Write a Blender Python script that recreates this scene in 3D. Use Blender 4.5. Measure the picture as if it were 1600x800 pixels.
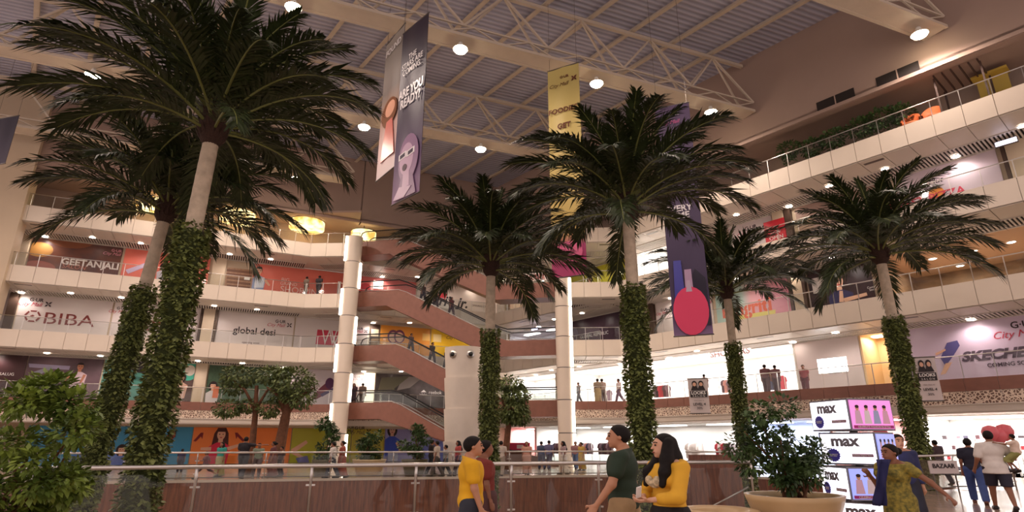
import bpy, math, random
import numpy as np
from mathutils import Vector, Matrix
random.seed(7); np.random.seed(7)
for _o in list(bpy.data.objects): bpy.data.objects.remove(_o)
S = bpy.context.scene; C = S.collection
R = math.radians

# ------------------------------------------------------------------ camera, world, lights, exposure
PITCH = R(17.8); EYE = 1.5; FPX = 909.0
cam_d = bpy.data.cameras.new('camera'); cam_d.sensor_width = 36.0; cam_d.lens = FPX / 1600 * 36.0
cam_d.clip_end = 400; cam_d.clip_start = 0.05
cam = bpy.data.objects.new('camera', cam_d); C.objects.link(cam)
cam.location = (0, 0, EYE); cam.rotation_euler = (R(90) + PITCH, 0, 0)
S.camera = cam

def lin(r, g, b):
    f = lambda c: (c / 255 / 12.92) if c / 255 <= .04045 else ((c / 255 + .055) / 1.055) ** 2.4
    return (f(r), f(g), f(b))

W = bpy.data.worlds.new('world'); S.world = W; W.use_nodes = True
_bg = W.node_tree.nodes['Background']; _bg.inputs[0].default_value = (1.0, .80, .74, 1); _bg.inputs[1].default_value = .74
S.view_settings.view_transform = 'Standard'; S.view_settings.look = 'None'
S.view_settings.exposure = 0.55; S.view_settings.gamma = 1.0; S.view_settings.use_curve_mapping = False
S.cycles.max_bounces = 4; S.cycles.diffuse_bounces = 3; S.cycles.glossy_bounces = 2
S.cycles.transmission_bounces = 3; S.cycles.transparent_max_bounces = 12
S.cycles.caustics_reflective = False; S.cycles.caustics_refractive = False
S.cycles.sample_clamp_indirect = 4.0; S.cycles.use_denoising = True; S.cycles.use_adaptive_sampling = True; S.cycles.adaptive_threshold = .05

HIGHBAY_W = 860.0        # high-bay lamps under the roof trusses
DOWN_W = 55.0            # one downlight in a walkway ceiling
SHOP_W = 520.0           # ceiling lights inside an open shop
WARM = (1.0, .81, .70); COOL = (.90, .92, 1.0); PINKW = (1.0, .86, .80)

def add_light(name, typ, loc, energy, color, size=.2, spot=None, rot=None, sy=None):
    d = bpy.data.lights.new(name, typ); d.energy = energy; d.color = color
    if typ == 'AREA':
        d.shape = 'RECTANGLE' if sy else 'DISK'; d.size = size
        if sy: d.size_y = sy
    else: d.shadow_soft_size = size
    if typ == 'SPOT': d.spot_size = R(spot or 150); d.spot_blend = .6
    o = bpy.data.objects.new(name, d); C.objects.link(o); o.location = loc
    if rot: o.rotation_euler = rot
    return o

# ------------------------------------------------------------------ small geometry kit
def ray(px, py):
    x = (px - 800) / FPX; t = (400 - py) / FPX
    return Vector((x, math.cos(PITCH) - t * math.sin(PITCH), math.sin(PITCH) + t * math.cos(PITCH)))
def at(px, py, D):                      # the point of the place at forward distance D metres seen in that direction
    r = ray(px, py); k = D / r.y
    return Vector((r.x * k, D, EYE + r.z * k))
def at_z(px, py, z):
    r = ray(px, py); k = (z - EYE) / r.z
    return Vector((r.x * k, r.y * k, z))

MATS = {}
def mat(name, col=(.5, .5, .5), rough=.55, metal=0.0, emit=0.0, noise=0.0, nscale=8.0, bump=0.0, bscale=40.0, spec=.4, sub=0.0, ecol=None, col2=None, coat=0.0):
    if name in MATS: return MATS[name]
    m = bpy.data.materials.new(name); m.use_nodes = True; nt = m.node_tree; b = nt.nodes['Principled BSDF']
    b.inputs['Base Color'].default_value = (*col, 1); b.inputs['Roughness'].default_value = rough
    b.inputs['Metallic'].default_value = metal; b.inputs['Specular IOR Level'].default_value = spec
    if coat: b.inputs['Coat Weight'].default_value = coat
    tc = nt.nodes.new('ShaderNodeTexCoord')
    if noise:
        n = nt.nodes.new('ShaderNodeTexNoise'); n.inputs['Scale'].default_value = nscale; n.inputs['Detail'].default_value = 4
        nt.links.new(tc.outputs['Object'], n.inputs['Vector'])
        rp = nt.nodes.new('ShaderNodeValToRGB')
        c2 = col2 or tuple(c * (1 - noise) for c in col)
        rp.color_ramp.elements[0].color = (*c2, 1); rp.color_ramp.elements[1].color = (*[min(1, c * (1 + noise * .5)) for c in col], 1)
        rp.color_ramp.elements[0].position = .3; rp.color_ramp.elements[1].position = .7
        nt.links.new(n.outputs['Fac'], rp.inputs['Fac']); nt.links.new(rp.outputs['Color'], b.inputs['Base Color'])
    if bump:
        n2 = nt.nodes.new('ShaderNodeTexNoise'); n2.inputs['Scale'].default_value = bscale; n2.inputs['Detail'].default_value = 3
        nt.links.new(tc.outputs['Object'], n2.inputs['Vector'])
        bp = nt.nodes.new('ShaderNodeBump'); bp.inputs['Strength'].default_value = bump; bp.inputs['Distance'].default_value = .02
        nt.links.new(n2.outputs['Fac'], bp.inputs['Height']); nt.links.new(bp.outputs['Normal'], b.inputs['Normal'])
    if emit:
        b.inputs['Emission Color'].default_value = (*(ecol or col), 1); b.inputs['Emission Strength'].default_value = emit
    MATS[name] = m
    return m
def paint(r, g, b, rough=.6, **k):      # a plain painted / printed / cloth colour given in sRGB
    key = 'paint_%d_%d_%d_%d' % (r, g, b, int(rough * 100)) + ''.join('%s%s' % i for i in sorted(k.items()))
    return mat(key, lin(r, g, b), rough, **k)
def glow(r, g, b, s):
    return mat('glow_%d_%d_%d_%d' % (r, g, b, int(s * 10)), lin(r, g, b), .5, emit=s)

def glass_mat():
    m = bpy.data.materials.new('clear_glass'); m.use_nodes = True; nt = m.node_tree; nt.nodes.clear()
    o = nt.nodes.new('ShaderNodeOutputMaterial'); mx = nt.nodes.new('ShaderNodeMixShader')
    t = nt.nodes.new('ShaderNodeBsdfTransparent'); g = nt.nodes.new('ShaderNodeBsdfGlossy'); f = nt.nodes.new('ShaderNodeFresnel')
    t.inputs[0].default_value = (.93, .95, .94, 1); g.inputs['Roughness'].default_value = .03; f.inputs['IOR'].default_value = 1.4
    mp = nt.nodes.new('ShaderNodeMath'); mp.operation = 'MULTIPLY_ADD'; mp.inputs[1].default_value = .45; mp.inputs[2].default_value = .015
    nt.links.new(f.outputs[0], mp.inputs[0]); nt.links.new(mp.outputs[0], mx.inputs[0])
    nt.links.new(t.outputs[0], mx.inputs[1]); nt.links.new(g.outputs[0], mx.inputs[2]); nt.links.new(mx.outputs[0], o.inputs[0])
    return m
GLASS = glass_mat()

class MB:
    def __init__(s): s.v = []; s.f = []; s.mi = []; s.cm = 0
    def add(s, vs, fs):
        n = len(s.v); s.v += [tuple(v) for v in vs]
        for f in fs: s.f.append(tuple(i + n for i in f)); s.mi.append(s.cm)
    def box(s, c, d, rz=0.0, M=None):
        x, y, z = d[0] / 2, d[1] / 2, d[2] / 2
        vs = [Vector((a * x, b * y, e * z)) for e in (-1, 1) for a, b in ((-1, -1), (1, -1), (1, 1), (-1, 1))]
        if rz: Q = Matrix.Rotation(rz, 3, 'Z'); vs = [Q @ v for v in vs]
        if M is not None: vs = [M @ v for v in vs]
        c = Vector(c)
        s.add([v + c for v in vs], [(0, 3, 2, 1), (4, 5, 6, 7), (0, 1, 5, 4), (1, 2, 6, 5), (2, 3, 7, 6), (3, 0, 4, 7)])
    def beam(s, a, b, w, h):
        a = Vector(a); b = Vector(b); d = b - a; L = d.length; d.normalize()
        up = Vector((0, 0, 1)) if abs(d.z) < .95 else Vector((0, 1, 0))
        r = d.cross(up).normalized(); u = r.cross(d)
        vs = [a + r * (i * w / 2) + u * (j * h / 2) + d * k for k in (0, L) for i, j in ((-1, -1), (1, -1), (1, 1), (-1, 1))]
        s.add(vs, [(0, 3, 2, 1), (4, 5, 6, 7), (0, 1, 5, 4), (1, 2, 6, 5), (2, 3, 7, 6), (3, 0, 4, 7)])
    def tube(s, pts, r, n=8, caps=True):
        pts = [Vector(p) for p in pts]; rs = r if hasattr(r, '__len__') else [r] * len(pts); base = len(s.v); N = len(pts)
        up = None
        for i, p in enumerate(pts):
            d = (pts[min(i + 1, N - 1)] - pts[max(i - 1, 0)]).normalized()
            if up is None: up = Vector((0, 0, 1)) if abs(d.z) < .9 else Vector((0, 1, 0))
            x = d.cross(up).normalized(); y = x.cross(d).normalized(); up = y
            for k in range(n):
                a = 2 * math.pi * k / n; q = p + x * (math.cos(a) * rs[i]) + y * (math.sin(a) * rs[i]); s.v.append(tuple(q))
        for i in range(N - 1):
            for k in range(n):
                a = base + i * n + k; b = base + i * n + (k + 1) % n
                s.f.append((a, b, b + n, a + n)); s.mi.append(s.cm)
        if caps:
            s.f.append(tuple(base + k for k in reversed(range(n)))); s.mi.append(s.cm)
            s.f.append(tuple(base + (N - 1) * n + k for k in range(n))); s.mi.append(s.cm)
    def lathe(s, prof, n=24, c=(0, 0, 0), cap=True):
        base = len(s.v); c = Vector(c)
        for r, z in prof:
            for k in range(n):
                a = 2 * math.pi * k / n; s.v.append((c.x + r * math.cos(a), c.y + r * math.sin(a), c.z + z))
        for i in range(len(prof) - 1):
            for k in range(n):
                a = base + i * n + k; b = base + i * n + (k + 1) % n
                s.f.append((a, b, b + n, a + n)); s.mi.append(s.cm)
        if cap:                                  # separate rings so the caps do not bend the shading of the sides
            m = base + (len(prof) - 1) * n
            for ring, fl in (([s.v[base + k] for k in range(n)], True), ([s.v[m + k] for k in range(n)], False)):
                q = len(s.v); s.v += ring; s.f.append(tuple(q + k for k in (reversed(range(n)) if fl else range(n)))); s.mi.append(s.cm)
    def prism(s, poly, z0, z1):          # poly: list of (x, y), counter-clockwise
        n = len(poly); s.add([(x, y, z0) for x, y in poly] + [(x, y, z1) for x, y in poly],
              [tuple(reversed(range(n))), tuple(range(n, 2 * n))] + [(i, (i + 1) % n, n + (i + 1) % n, n + i) for i in range(n)])
    def mesh(s, name, mats, smooth=False):
        me = bpy.data.meshes.new(name); me.from_pydata(s.v, [], s.f)
        for m in (mats if isinstance(mats, (list, tuple)) else [mats]): me.materials.append(m)
        if any(s.mi): me.polygons.foreach_set('material_index', s.mi)
        if smooth: me.polygons.foreach_set('use_smooth', [True] * len(s.f))
        me.update(); return me
    def build(s, name, mats, parent=None, smooth=False, loc=None, rz=0.0):
        o = bpy.data.objects.new(name, s.mesh(name, mats, smooth)); C.objects.link(o); o.parent = parent
        if loc is not None: o.location = loc
        if rz: o.rotation_euler = (0, 0, rz)
        return o

def tag(o, label, cat, group=None):
    o['label'] = label; o['category'] = cat
    if group: o['group'] = group
    return o
def struct(o): o['kind'] = 'structure'; return o
def stuff(o): o['kind'] = 'stuff'; return o
def empty(name, loc=(0, 0, 0), rz=0.0, parent=None):
    o = bpy.data.objects.new(name, None); C.objects.link(o); o.location = loc; o.rotation_euler = (0, 0, rz)
    o.empty_display_size = .1; o.parent = parent
    return o
def inst(name, me, parent=None, loc=(0, 0, 0), rz=0.0, sc=(1, 1, 1), M=None):
    o = bpy.data.objects.new(name, me); C.objects.link(o); o.parent = parent
    if M is not None: o.matrix_basis = M
    else: o.location = loc; o.rotation_euler = (0, 0, rz); o.scale = sc
    return o
def copy_tree(o, parent=None):
    c = o.copy(); C.objects.link(c); c.parent = parent
    for ch in list(o.children): copy_tree(ch, c)
    return c
UNIT = {}
def unit_box(m, bevel=True):             # shared 1x1x1 box for one material
    if m.name not in UNIT:
        b = MB(); b.box((0, 0, 0), (1, 1, 1)); UNIT[m.name] = b.mesh('unit_' + m.name, m)
    return UNIT[m.name]
def ubox(name, m, parent, c, d, rz=0.0): return inst(name, unit_box(m), parent, c, rz, d)

def text_mesh(body, m, width=None, height=None, bold=0.0, shear=0.0, space=1.0, extr=.004):
    cu = bpy.data.curves.new('lettering', 'FONT'); cu.body = body; cu.extrude = extr; cu.offset = bold; cu.shear = shear
    cu.space_character = space; cu.align_x = 'CENTER'; cu.align_y = 'CENTER'; cu.resolution_u = 3; cu.space_line = .85
    o = bpy.data.objects.new('lettering', cu); C.objects.link(o)
    me = bpy.data.meshes.new_from_object(o); bpy.data.objects.remove(o); bpy.data.curves.remove(cu)
    co = np.empty(len(me.vertices) * 3); me.vertices.foreach_get('co', co); co = co.reshape(-1, 3)
    lo, hi = co.min(0), co.max(0); ctr = (lo + hi) / 2; ctr[2] = lo[2]; co -= ctr
    w, h = hi[0] - lo[0], hi[1] - lo[1]
    sx = width / w if width else (height / h); sy = height / h if height else sx
    co *= np.array((sx, sy, 1.0)); me.vertices.foreach_set('co', co.ravel()); me.materials.clear(); me.materials.append(m); me.update()
    return me

# ------------------------------------------------------------------ shared materials
M_WHITE = mat('cream_cladding', lin(222, 208, 192), .35, noise=.05, nscale=.7, spec=.5)
M_SOFF = mat('soffit_panel', lin(205, 194, 182), .4, noise=.05, nscale=.6)
M_BROWN = mat('brown_cladding', lin(134, 88, 73), .42, noise=.10, nscale=3, spec=.5)
M_DARK = mat('dark_void', lin(40, 32, 30), .8)
M_SLAT = mat('slat_metal', lin(205, 196, 188), .45)
M_STEEL = mat('brushed_steel', lin(205, 200, 195), .28, metal=1.0)
M_STEELD = mat('dark_steel', lin(110, 104, 100), .4, metal=.8)
M_BEIGE = mat('beige_wall', lin(205, 185, 160), .6, noise=.05, nscale=.8)
M_TAUPE = mat('taupe_plaster', lin(166, 142, 130), .75, noise=.06, nscale=.4)
M_BLACK = mat('black_rubber', lin(28, 26, 26), .5)
M_TRUSS = mat('cream_steel_paint', lin(205, 190, 172), .5, noise=.06, nscale=1.5)
M_WHITEP = mat('white_paint', lin(240, 238, 234), .5)

def lattice_mat():
    m = bpy.data.materials.new('perforated_screen'); m.use_nodes = True; nt = m.node_tree; b = nt.nodes['Principled BSDF']
    tc = nt.nodes.new('ShaderNodeTexCoord'); v = nt.nodes.new('ShaderNodeTexVoronoi'); v.feature = 'DISTANCE_TO_EDGE'; v.inputs['Scale'].default_value = 8.5
    rp = nt.nodes.new('ShaderNodeValToRGB'); rp.color_ramp.elements[0].position = .10; rp.color_ramp.elements[1].position = .15
    rp.color_ramp.elements[0].color = (*lin(226, 206, 186), 1); rp.color_ramp.elements[1].color = (*lin(112, 84, 70), 1)
    geo = nt.nodes.new('ShaderNodeNewGeometry')
    nt.links.new(geo.outputs['Position'], v.inputs['Vector']); nt.links.new(v.outputs['Distance'], rp.inputs['Fac'])
    nt.links.new(rp.outputs['Color'], b.inputs['Base Color']); b.inputs['Roughness'].default_value = .5
    return m
M_LATT = lattice_mat()

def wood_mat(name, c1, c2, rough=.32, sc=1.0):
    m = bpy.data.materials.new(name); m.use_nodes = True; nt = m.node_tree; b = nt.nodes['Principled BSDF']
    geo = nt.nodes.new('ShaderNodeNewGeometry'); mp = nt.nodes.new('ShaderNodeMapping'); mp.inputs['Scale'].default_value = (6 * sc, 6 * sc, .5 * sc)
    n = nt.nodes.new('ShaderNodeTexNoise'); n.inputs['Scale'].default_value = 2.2; n.inputs['Detail'].default_value = 6
    rp = nt.nodes.new('ShaderNodeValToRGB'); rp.color_ramp.elements[0].position = .35; rp.color_ramp.elements[1].position = .65
    rp.color_ramp.elements[0].color = (*c1, 1); rp.color_ramp.elements[1].color = (*c2, 1)
    nt.links.new(geo.outputs['Position'], mp.inputs['Vector']); nt.links.new(mp.outputs['Vector'], n.inputs['Vector'])
    nt.links.new(n.outputs['Fac'], rp.inputs['Fac']); nt.links.new(rp.outputs['Color'], b.inputs['Base Color']); b.inputs['Roughness'].default_value = rough
    return m
M_WOOD = wood_mat('walnut_veneer', lin(92, 50, 34), lin(132, 78, 52))

def tile_mat(name, c, joint, rough, size):
    m = bpy.data.materials.new(name); m.use_nodes = True; nt = m.node_tree; b = nt.nodes['Principled BSDF']
    geo = nt.nodes.new('ShaderNodeNewGeometry'); br = nt.nodes.new('ShaderNodeTexBrick')
    br.offset = 0; br.inputs['Scale'].default_value = 1; br.inputs['Mortar Size'].default_value = .006
    br.inputs['Brick Width'].default_value = size; br.inputs['Row Height'].default_value = size
    br.inputs['Color1'].default_value = (*c, 1); br.inputs['Color2'].default_value = (*[x * .92 for x in c], 1); br.inputs['Mortar'].default_value = (*joint, 1)
    nt.links.new(geo.outputs['Position'], br.inputs['Vector']); nt.links.new(br.outputs['Color'], b.inputs['Base Color'])
    b.inputs['Roughness'].default_value = rough
    return m
M_FLOOR = tile_mat('polished_tile', lin(186, 164, 146), lin(120, 100, 88), .16, 1.2)
M_TILE = mat('polished_tile_piece', lin(178, 152, 136), .15, noise=.08, nscale=1.2)
# ------------------------------------------------------------------ plan of the atrium
H = 4.2
def V2(x, y): return Vector((x, y))
class Line:
    def __init__(s, p0, p1):
        s.p0 = V2(*p0); s.p1 = V2(*p1); s.L = (s.p1 - s.p0).length; s.u = (s.p1 - s.p0) / s.L; s.n = V2(-s.u.y, s.u.x)
        s.ang = math.atan2(s.u.y, s.u.x)
    def P(s, a, d, z): q = s.p0 + s.u * a + s.n * d; return Vector((q.x, q.y, z))
    def off(s, d): return Line(s.p0 + s.n * d, s.p1 + s.n * d)
    def hit(s, px, py):                   # direction through the photograph -> (distance along, height) on this wall
        r = ray(px, py); den = r.x * s.n.x + r.y * s.n.y
        k = (s.p0.x * s.n.x + s.p0.y * s.n.y) / den
        q = V2(r.x * k, r.y * k); return ((q - s.p0).dot(s.u), EYE + r.z * k)
def cross(a, b):
    d = a.u.x * b.u.y - a.u.y * b.u.x; w = b.p0 - a.p0
    t = (w.x * b.u.y - w.y * b.u.x) / d
    return a.p0 + a.u * t
LW = Line((-34.8, 35.35), (-16.2, 44.35))            # left wing balcony edge
RW = Line((7.6, 40.7), (26.0, 18.7))                 # right wing balcony edge
corner = cross(LW, RW)
LL = Line((-16.2, 44.35), (-12.3, 44.2))             # left landing
RL = Line((4.0, 40.9), (7.6, 40.7))                  # right landing
KL = Line(tuple(LW.p1 + LW.u * 3.7), tuple(corner))  # recess behind the escalators
KR = Line(tuple(corner), tuple(RW.p0 - RW.u * 1.9))
SET = 3.6
_a, _b = LW.off(SET), RW.off(SET); cs = cross(_a, _b)
SLW = Line(tuple(_a.p0 - _a.u * 4), tuple(cs))       # shopfront lines
SRW = Line(tuple(cs), tuple(_b.p1 + _b.u * 1))
EDGE = [tuple(LW.p0), tuple(LW.p1), tuple(LL.p1), tuple(KL.p0), tuple(corner), tuple(KR.p1), tuple(RL.p0), tuple(RW.p0), tuple(RW.p1)]
PLATE = EDGE + [tuple(SRW.p1), tuple(cs), tuple(SLW.p0)]

# ------------------------------------------------------------------ ground floor with the void
VOID = [(-30, 6.2), (-7.3, 10.4), (1.8, 13.1), (5.2, 13.7), (9.5, 16.8), (13.0, 20.0), (15.5, 21.6), (14.5, 25.5), (9.5, 30.3), (2.5, 29.9), (-13.3, 25.9), (-30, 21.7)]
def floor_with_hole():
    b = MB(); outer = [(-48, -6), (40, -6), (40, 62), (-48, 62)]
    # strips: near part, far part, right part (the void reaches past the left edge of the picture)
    near = [(-48, -6), (40, -6), (40, 21.6), (15.5, 21.6)] + list(reversed(VOID[:6])) + [(-48, 6.2)]
    far = [(-48, 21.7), (-30, 21.7)] + list(reversed(VOID[7:11])) + [(15.5, 21.6), (40, 21.6), (40, 62), (-48, 62)]
    b.prism(near, -.35, 0.0); b.prism(far, -.35, 0.0)
    b.prism([(-48, 6.2), (-30, 6.2), (-30, 21.7), (-48, 21.7)], -.35, 0.0)
    return b.build('floor', M_FLOOR)
FLOOR = struct(floor_with_hole())
b = MB(); b.prism([(-48, -6), (40, -6), (40, 40), (-48, 40)], -4.9, -4.5)
struct(b.build('floor_lower', M_FLOOR))
# polished tiles that can be told apart by the right-hand walkers
tu = RW.u; tn = RW.n
for i in range(9):
    for j in range(7):
        q = V2(9.6, 13.2) + tu * 0 + V2(1, 0) * (i * 1.2) + V2(0, 1) * (j * 1.2)
        lim = 21.4 if q.x > 15.3 else 20.0 + (q.x - 13) * .64 if q.x > 13 else 16.8 + (q.x - 9.5) * .914
        if q.y + .75 > lim: continue
        ubox('tile', M_TILE, FLOOR, (q.x, q.y, .004), (1.185, 1.185, .008))
# panelled walls of the void: one veneer panel per two metres
wv = struct(empty('wall_void'))
def void_backing(p, q):
    b = MB(); p = V2(*p); q = V2(*q); u = (q - p).normalized(); n = V2(u.y, -u.x) * .07
    b.beam((p.x + n.x, p.y + n.y, -2.4), (q.x + n.x, q.y + n.y, -2.4), .04, 4.2); b.build('backing', M_DARK, wv)
def void_panels(p, q, step, zt=-.02, zb=-4.5):
    p = V2(*p); q = V2(*q); L = (q - p).length; n = max(1, round(L / step)); u = (q - p) / L; w = L / n
    for k in range(n):
        c = p + u * (w * (k + .5)); a = math.atan2(u.y, u.x)
        ubox('backing', M_DARK, wv, (c.x - u.y * .06, c.y + u.x * .06, (zt + zb) / 2 - .05), (w, .05, zt - zb - .1), a) if False else None
        ubox('panel', M_WOOD, wv, (c.x, c.y, (zt + zb) / 2), (w - .006, .06, zt - zb), a)
for p, q in zip(VOID[7:], VOID[8:]): void_panels(p, q, 2.0); void_backing(p, q)
void_panels(VOID[6], VOID[7], 2.0)
# pale floor nosing along the far edge
b = MB()
for p, q in zip(VOID[7:], VOID[8:]): b.beam((p[0], p[1], -.03), (q[0], q[1], -.03), .12, .1)
struct(b.build('trim_floor_edge', mat('pale_stone', lin(196, 180, 164), .4)))

# ------------------------------------------------------------------ upper floors: plates, cladding, soffits
def plate(z0, z1, name, m):
    b = MB(); b.prism(list(reversed(PLATE))[::-1], z0, z1); return struct(b.build(name, m))
def ccw(poly):
    a = sum(poly[i][0] * poly[(i + 1) % len(poly)][1] - poly[(i + 1) % len(poly)][0] * poly[i][1] for i in range(len(poly)))
    return poly if a > 0 else poly[::-1]
PLATE = ccw(PLATE)
PW = 1.2
PANELLED = [LW, LL, KL, KR, RL, RW]
SEGNAME = {0: 'left', 1: 'landing_left', 2: 'recess_left', 3: 'recess_right', 4: 'landing_right', 5: 'right'}
for n in (1, 2, 3, 4):
    z = n * H
    if n == 1: plate(2.78, z - .06, 'ceiling_ground', M_SOFF)
    else: plate(z - 1.1, z - .06, 'ceiling_level', M_SOFF)
    for i, ln in enumerate(PANELLED):
        band = struct(empty('trim_%d' % (n * 10 + i)))
        k = max(1, round(ln.L / PW)); w = ln.L / k
        for j in range(k):
            a = (j + .5) * w
            if n > 1:
                ubox('panel', M_WHITE, band, ln.P(a, -.01, z - .55), (w - .03, .06, 1.1), ln.ang)
                ubox('soffit_panel', M_SOFF, band, ln.P(a, 1.0, z - 1.13), (w - .03, 1.93, .04), ln.ang)
            else:
                ubox('panel', M_BROWN, band, ln.P(a, 0, 3.925), (w - .018, .08, .55), ln.ang)
                ubox('screen_panel', M_LATT, band, ln.P(a, .02, 3.37), (w - .02, .05, .53), ln.ang)
                ubox('lower_panel', M_BROWN, band, ln.P(a, .14, 2.92), (w - .01, .06, .34), ln.ang)
                ubox('vent', M_DARK, band, ln.P(a, .10, 2.93), (w * .62, .03, .12), ln.ang)
        if n == 1:
            b = MB(); A = ln.P(0, .0, 3.09); B = ln.P(ln.L, .0, 3.09); b.beam(A, B, .16, .05)
            A = ln.P(0, .3, 2.75); B = ln.P(ln.L, .3, 2.75); b.beam(A, B, .5, .05); b.build('ledge', M_SOFF, band)
        else:
            # slatted strip of the walkway ceiling
            b = MB(); s = .05
            while s < ln.L:
                c = ln.P(s, 2.78, z - 1.16); b.box(c, (.08, 1.5, .05), ln.ang); s += .17
            A = ln.P(0, 2.0, z - 1.15); B = ln.P(ln.L, 2.0, z - 1.15); b.beam(A, B, .06, .08)
            A = ln.P(0, 3.52, z - 1.17); B = ln.P(ln.L, 3.52, z - 1.17); b.beam(A, B, .12, .10)
            stuff(b.build('ceiling_slats', M_SLAT, band))
            ubox('joint_backing', M_DARK, band, ln.P(ln.L / 2, .02, z - .55), (ln.L - .02, .03, 1.06), ln.ang)
            ubox('slat_backing', M_DARK, band, ln.P(ln.L / 2, 2.76, z - 1.115), (ln.L, 1.5, .02), ln.ang)
            for j in range(2, k, 6):
                ubox('vent', M_STEELD, band, ln.P((j + .5) * w, .55, z - 1.152), (.95, .24, .012), ln.ang)
    # balustrade of glass panes with posts and a steel rail
    for i, ln in enumerate(PANELLED):
        where = ['left wing', 'left landing', 'left side of the recess', 'right side of the recess', 'right landing', 'right wing'][i]
        lev = {1: 'above the brown perforated band', 2: 'on the second upper floor', 3: 'on the third upper floor', 4: 'along the top terrace'}[n]
        g = tag(empty('glass_railing', ln.P(0, .1, z)), 'glass railing on the %s %s' % (where, lev), 'railing', 'balcony glass railings')
        g.rotation_euler = (0, 0, ln.ang)
        k = max(1, round(ln.L / PW)); w = ln.L / k; hh = .9
        if n == 1: hh = 1.0
        for j in range(k): ubox('pane', GLASS, g, ((j + .5) * w, 0, hh * .48), (w - .05, .014, hh * .9))
        for j in range(k + 1): ubox('post', M_STEEL, g, (min(max(j * w, .02), ln.L - .02), .03, hh / 2), (.035, .03, hh))
        b = MB(); b.tube([(0, .03, hh), (ln.L, .03, hh)], .026, 8); b.build('handrail', M_STEEL, g, True)

# ------------------------------------------------------------------ bulkheads above the top terrace, outer wall and roof
for ln, nm in ((LW, 'wall_left_upper'), (KL, 'wall_recess_upper'), (RW, 'wall_right_upper'), (KR, 'wall_recess_right_upper')):
    b = MB(); L0 = -1.5 if ln in (LW,) else 0; L1 = ln.L + (3.8 if ln is LW else 0)
    if ln is RW: L0 = -2
    b.box(ln.P((L0 + L1) / 2, .25, 22.1), (L1 - L0, .5, 5.8), ln.ang); struct(b.build(nm, M_TAUPE))
    b = MB(); b.box(ln.P((L0 + L1) / 2, .18, 19.32), (L1 - L0, .5, .2), ln.ang); struct(b.build('trim_bulkhead', M_TAUPE))
wr = bpy.data.objects['wall_right_upper']
for px0, py0, px1, py1 in ((1277, 169, 1335, 143), (1370, 131, 1436, 101)):
    a0, z0 = RW.hit(px0, py0); a1, z1 = RW.hit(px1, py1); zc = (z0 + z1) / 2
    vn = ubox('vent', M_DARK, wr, RW.P((a0 + a1) / 2, -.02, zc), (a1 - a0, .06, .55), RW.ang)
    ubox('vent_bar', M_TAUPE, vn, (0, -.2, 0), (.03, 1.0, 1.0))
# terrace ceiling behind the bulkhead
b = MB(); b.prism(PLATE, 19.45, 19.6); struct(b.build('ceiling_terrace', M_TAUPE))
# end pier on the left
_s = LW.hit(42, 317)[0]
b = MB(); b.box(LW.P(_s - 3.2, .3, 12.2), (6.4, 1.5, 25.6), LW.ang); struct(b.build('pillar_left_end', M_BEIGE))

def deck_mat():
    m = bpy.data.materials.new('ribbed_roof_sheet'); m.use_nodes = True; nt = m.node_tree; b = nt.nodes['Principled BSDF']
    geo = nt.nodes.new('ShaderNodeNewGeometry'); mp = nt.nodes.new('ShaderNodeMapping'); mp.vector_type = 'POINT'; mp.inputs['Rotation'].default_value = (0, 0, R(-22) + R(90))
    w = nt.nodes.new('ShaderNodeTexWave'); w.inputs['Scale'].default_value = .9; w.inputs['Distortion'].default_value = 0
    bp = nt.nodes.new('ShaderNodeBump'); bp.inputs['Strength'].default_value = .8; bp.inputs['Distance'].default_value = .06
    rp = nt.nodes.new('ShaderNodeValToRGB'); rp.color_ramp.elements[0].color = (*lin(158, 160, 182), 1); rp.color_ramp.elements[1].color = (*lin(192, 192, 210), 1)
    nt.links.new(geo.outputs['Position'], mp.inputs['Vector']); nt.links.new(mp.outputs['Vector'], w.inputs['Vector'])
    nt.links.new(w.outputs['Fac'], bp.inputs['Height']); nt.links.new(bp.outputs['Normal'], b.inputs['Normal'])
    nt.links.new(w.outputs['Fac'], rp.inputs['Fac']); nt.links.new(rp.outputs['Color'], b.inputs['Base Color']); b.inputs['Roughness'].default_value = .6
    return m
b = MB(); b.box((-4, 32, 25.1), (104, 90, .2)); ROOF = struct(b.build('ceiling', deck_mat()))
TD = V2(.927, .374); TN = V2(-.374, .927)            # truss direction and its normal
PD = V2(-.63, .777)                                  # purlin direction
pn = V2(.777, .63)
TOFF = (5.0, 14.6, 24.1, 33.7, 43.3)
me = None
b = MB(); b.box((0, 0, 0), (90, .12, .28)); b.box((0, .09, -.13), (90, .22, .03)); pm = b.mesh('purlin', M_TRUSS)
k = -12.0
while k < 46:
    c = pn * k + PD * 22
    inst('purlin', pm, ROOF, (c.x, c.y, 24.85), math.atan2(PD.y, PD.x)); k += 2.75
umem = unit_box(M_TRUSS)
def member(parent, a, b_, w, name='web_member'):
    a = Vector(a); b_ = Vector(b_); d = b_ - a; L = d.length
    q = d.to_track_quat('X', 'Z'); M = Matrix.Translation((a + b_) / 2) @ q.to_matrix().to_4x4() @ Matrix.Diagonal((L, w, w, 1))
    return inst(name, umem, parent, M=M)
ZB, ZT = 21.0, 24.55
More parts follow.
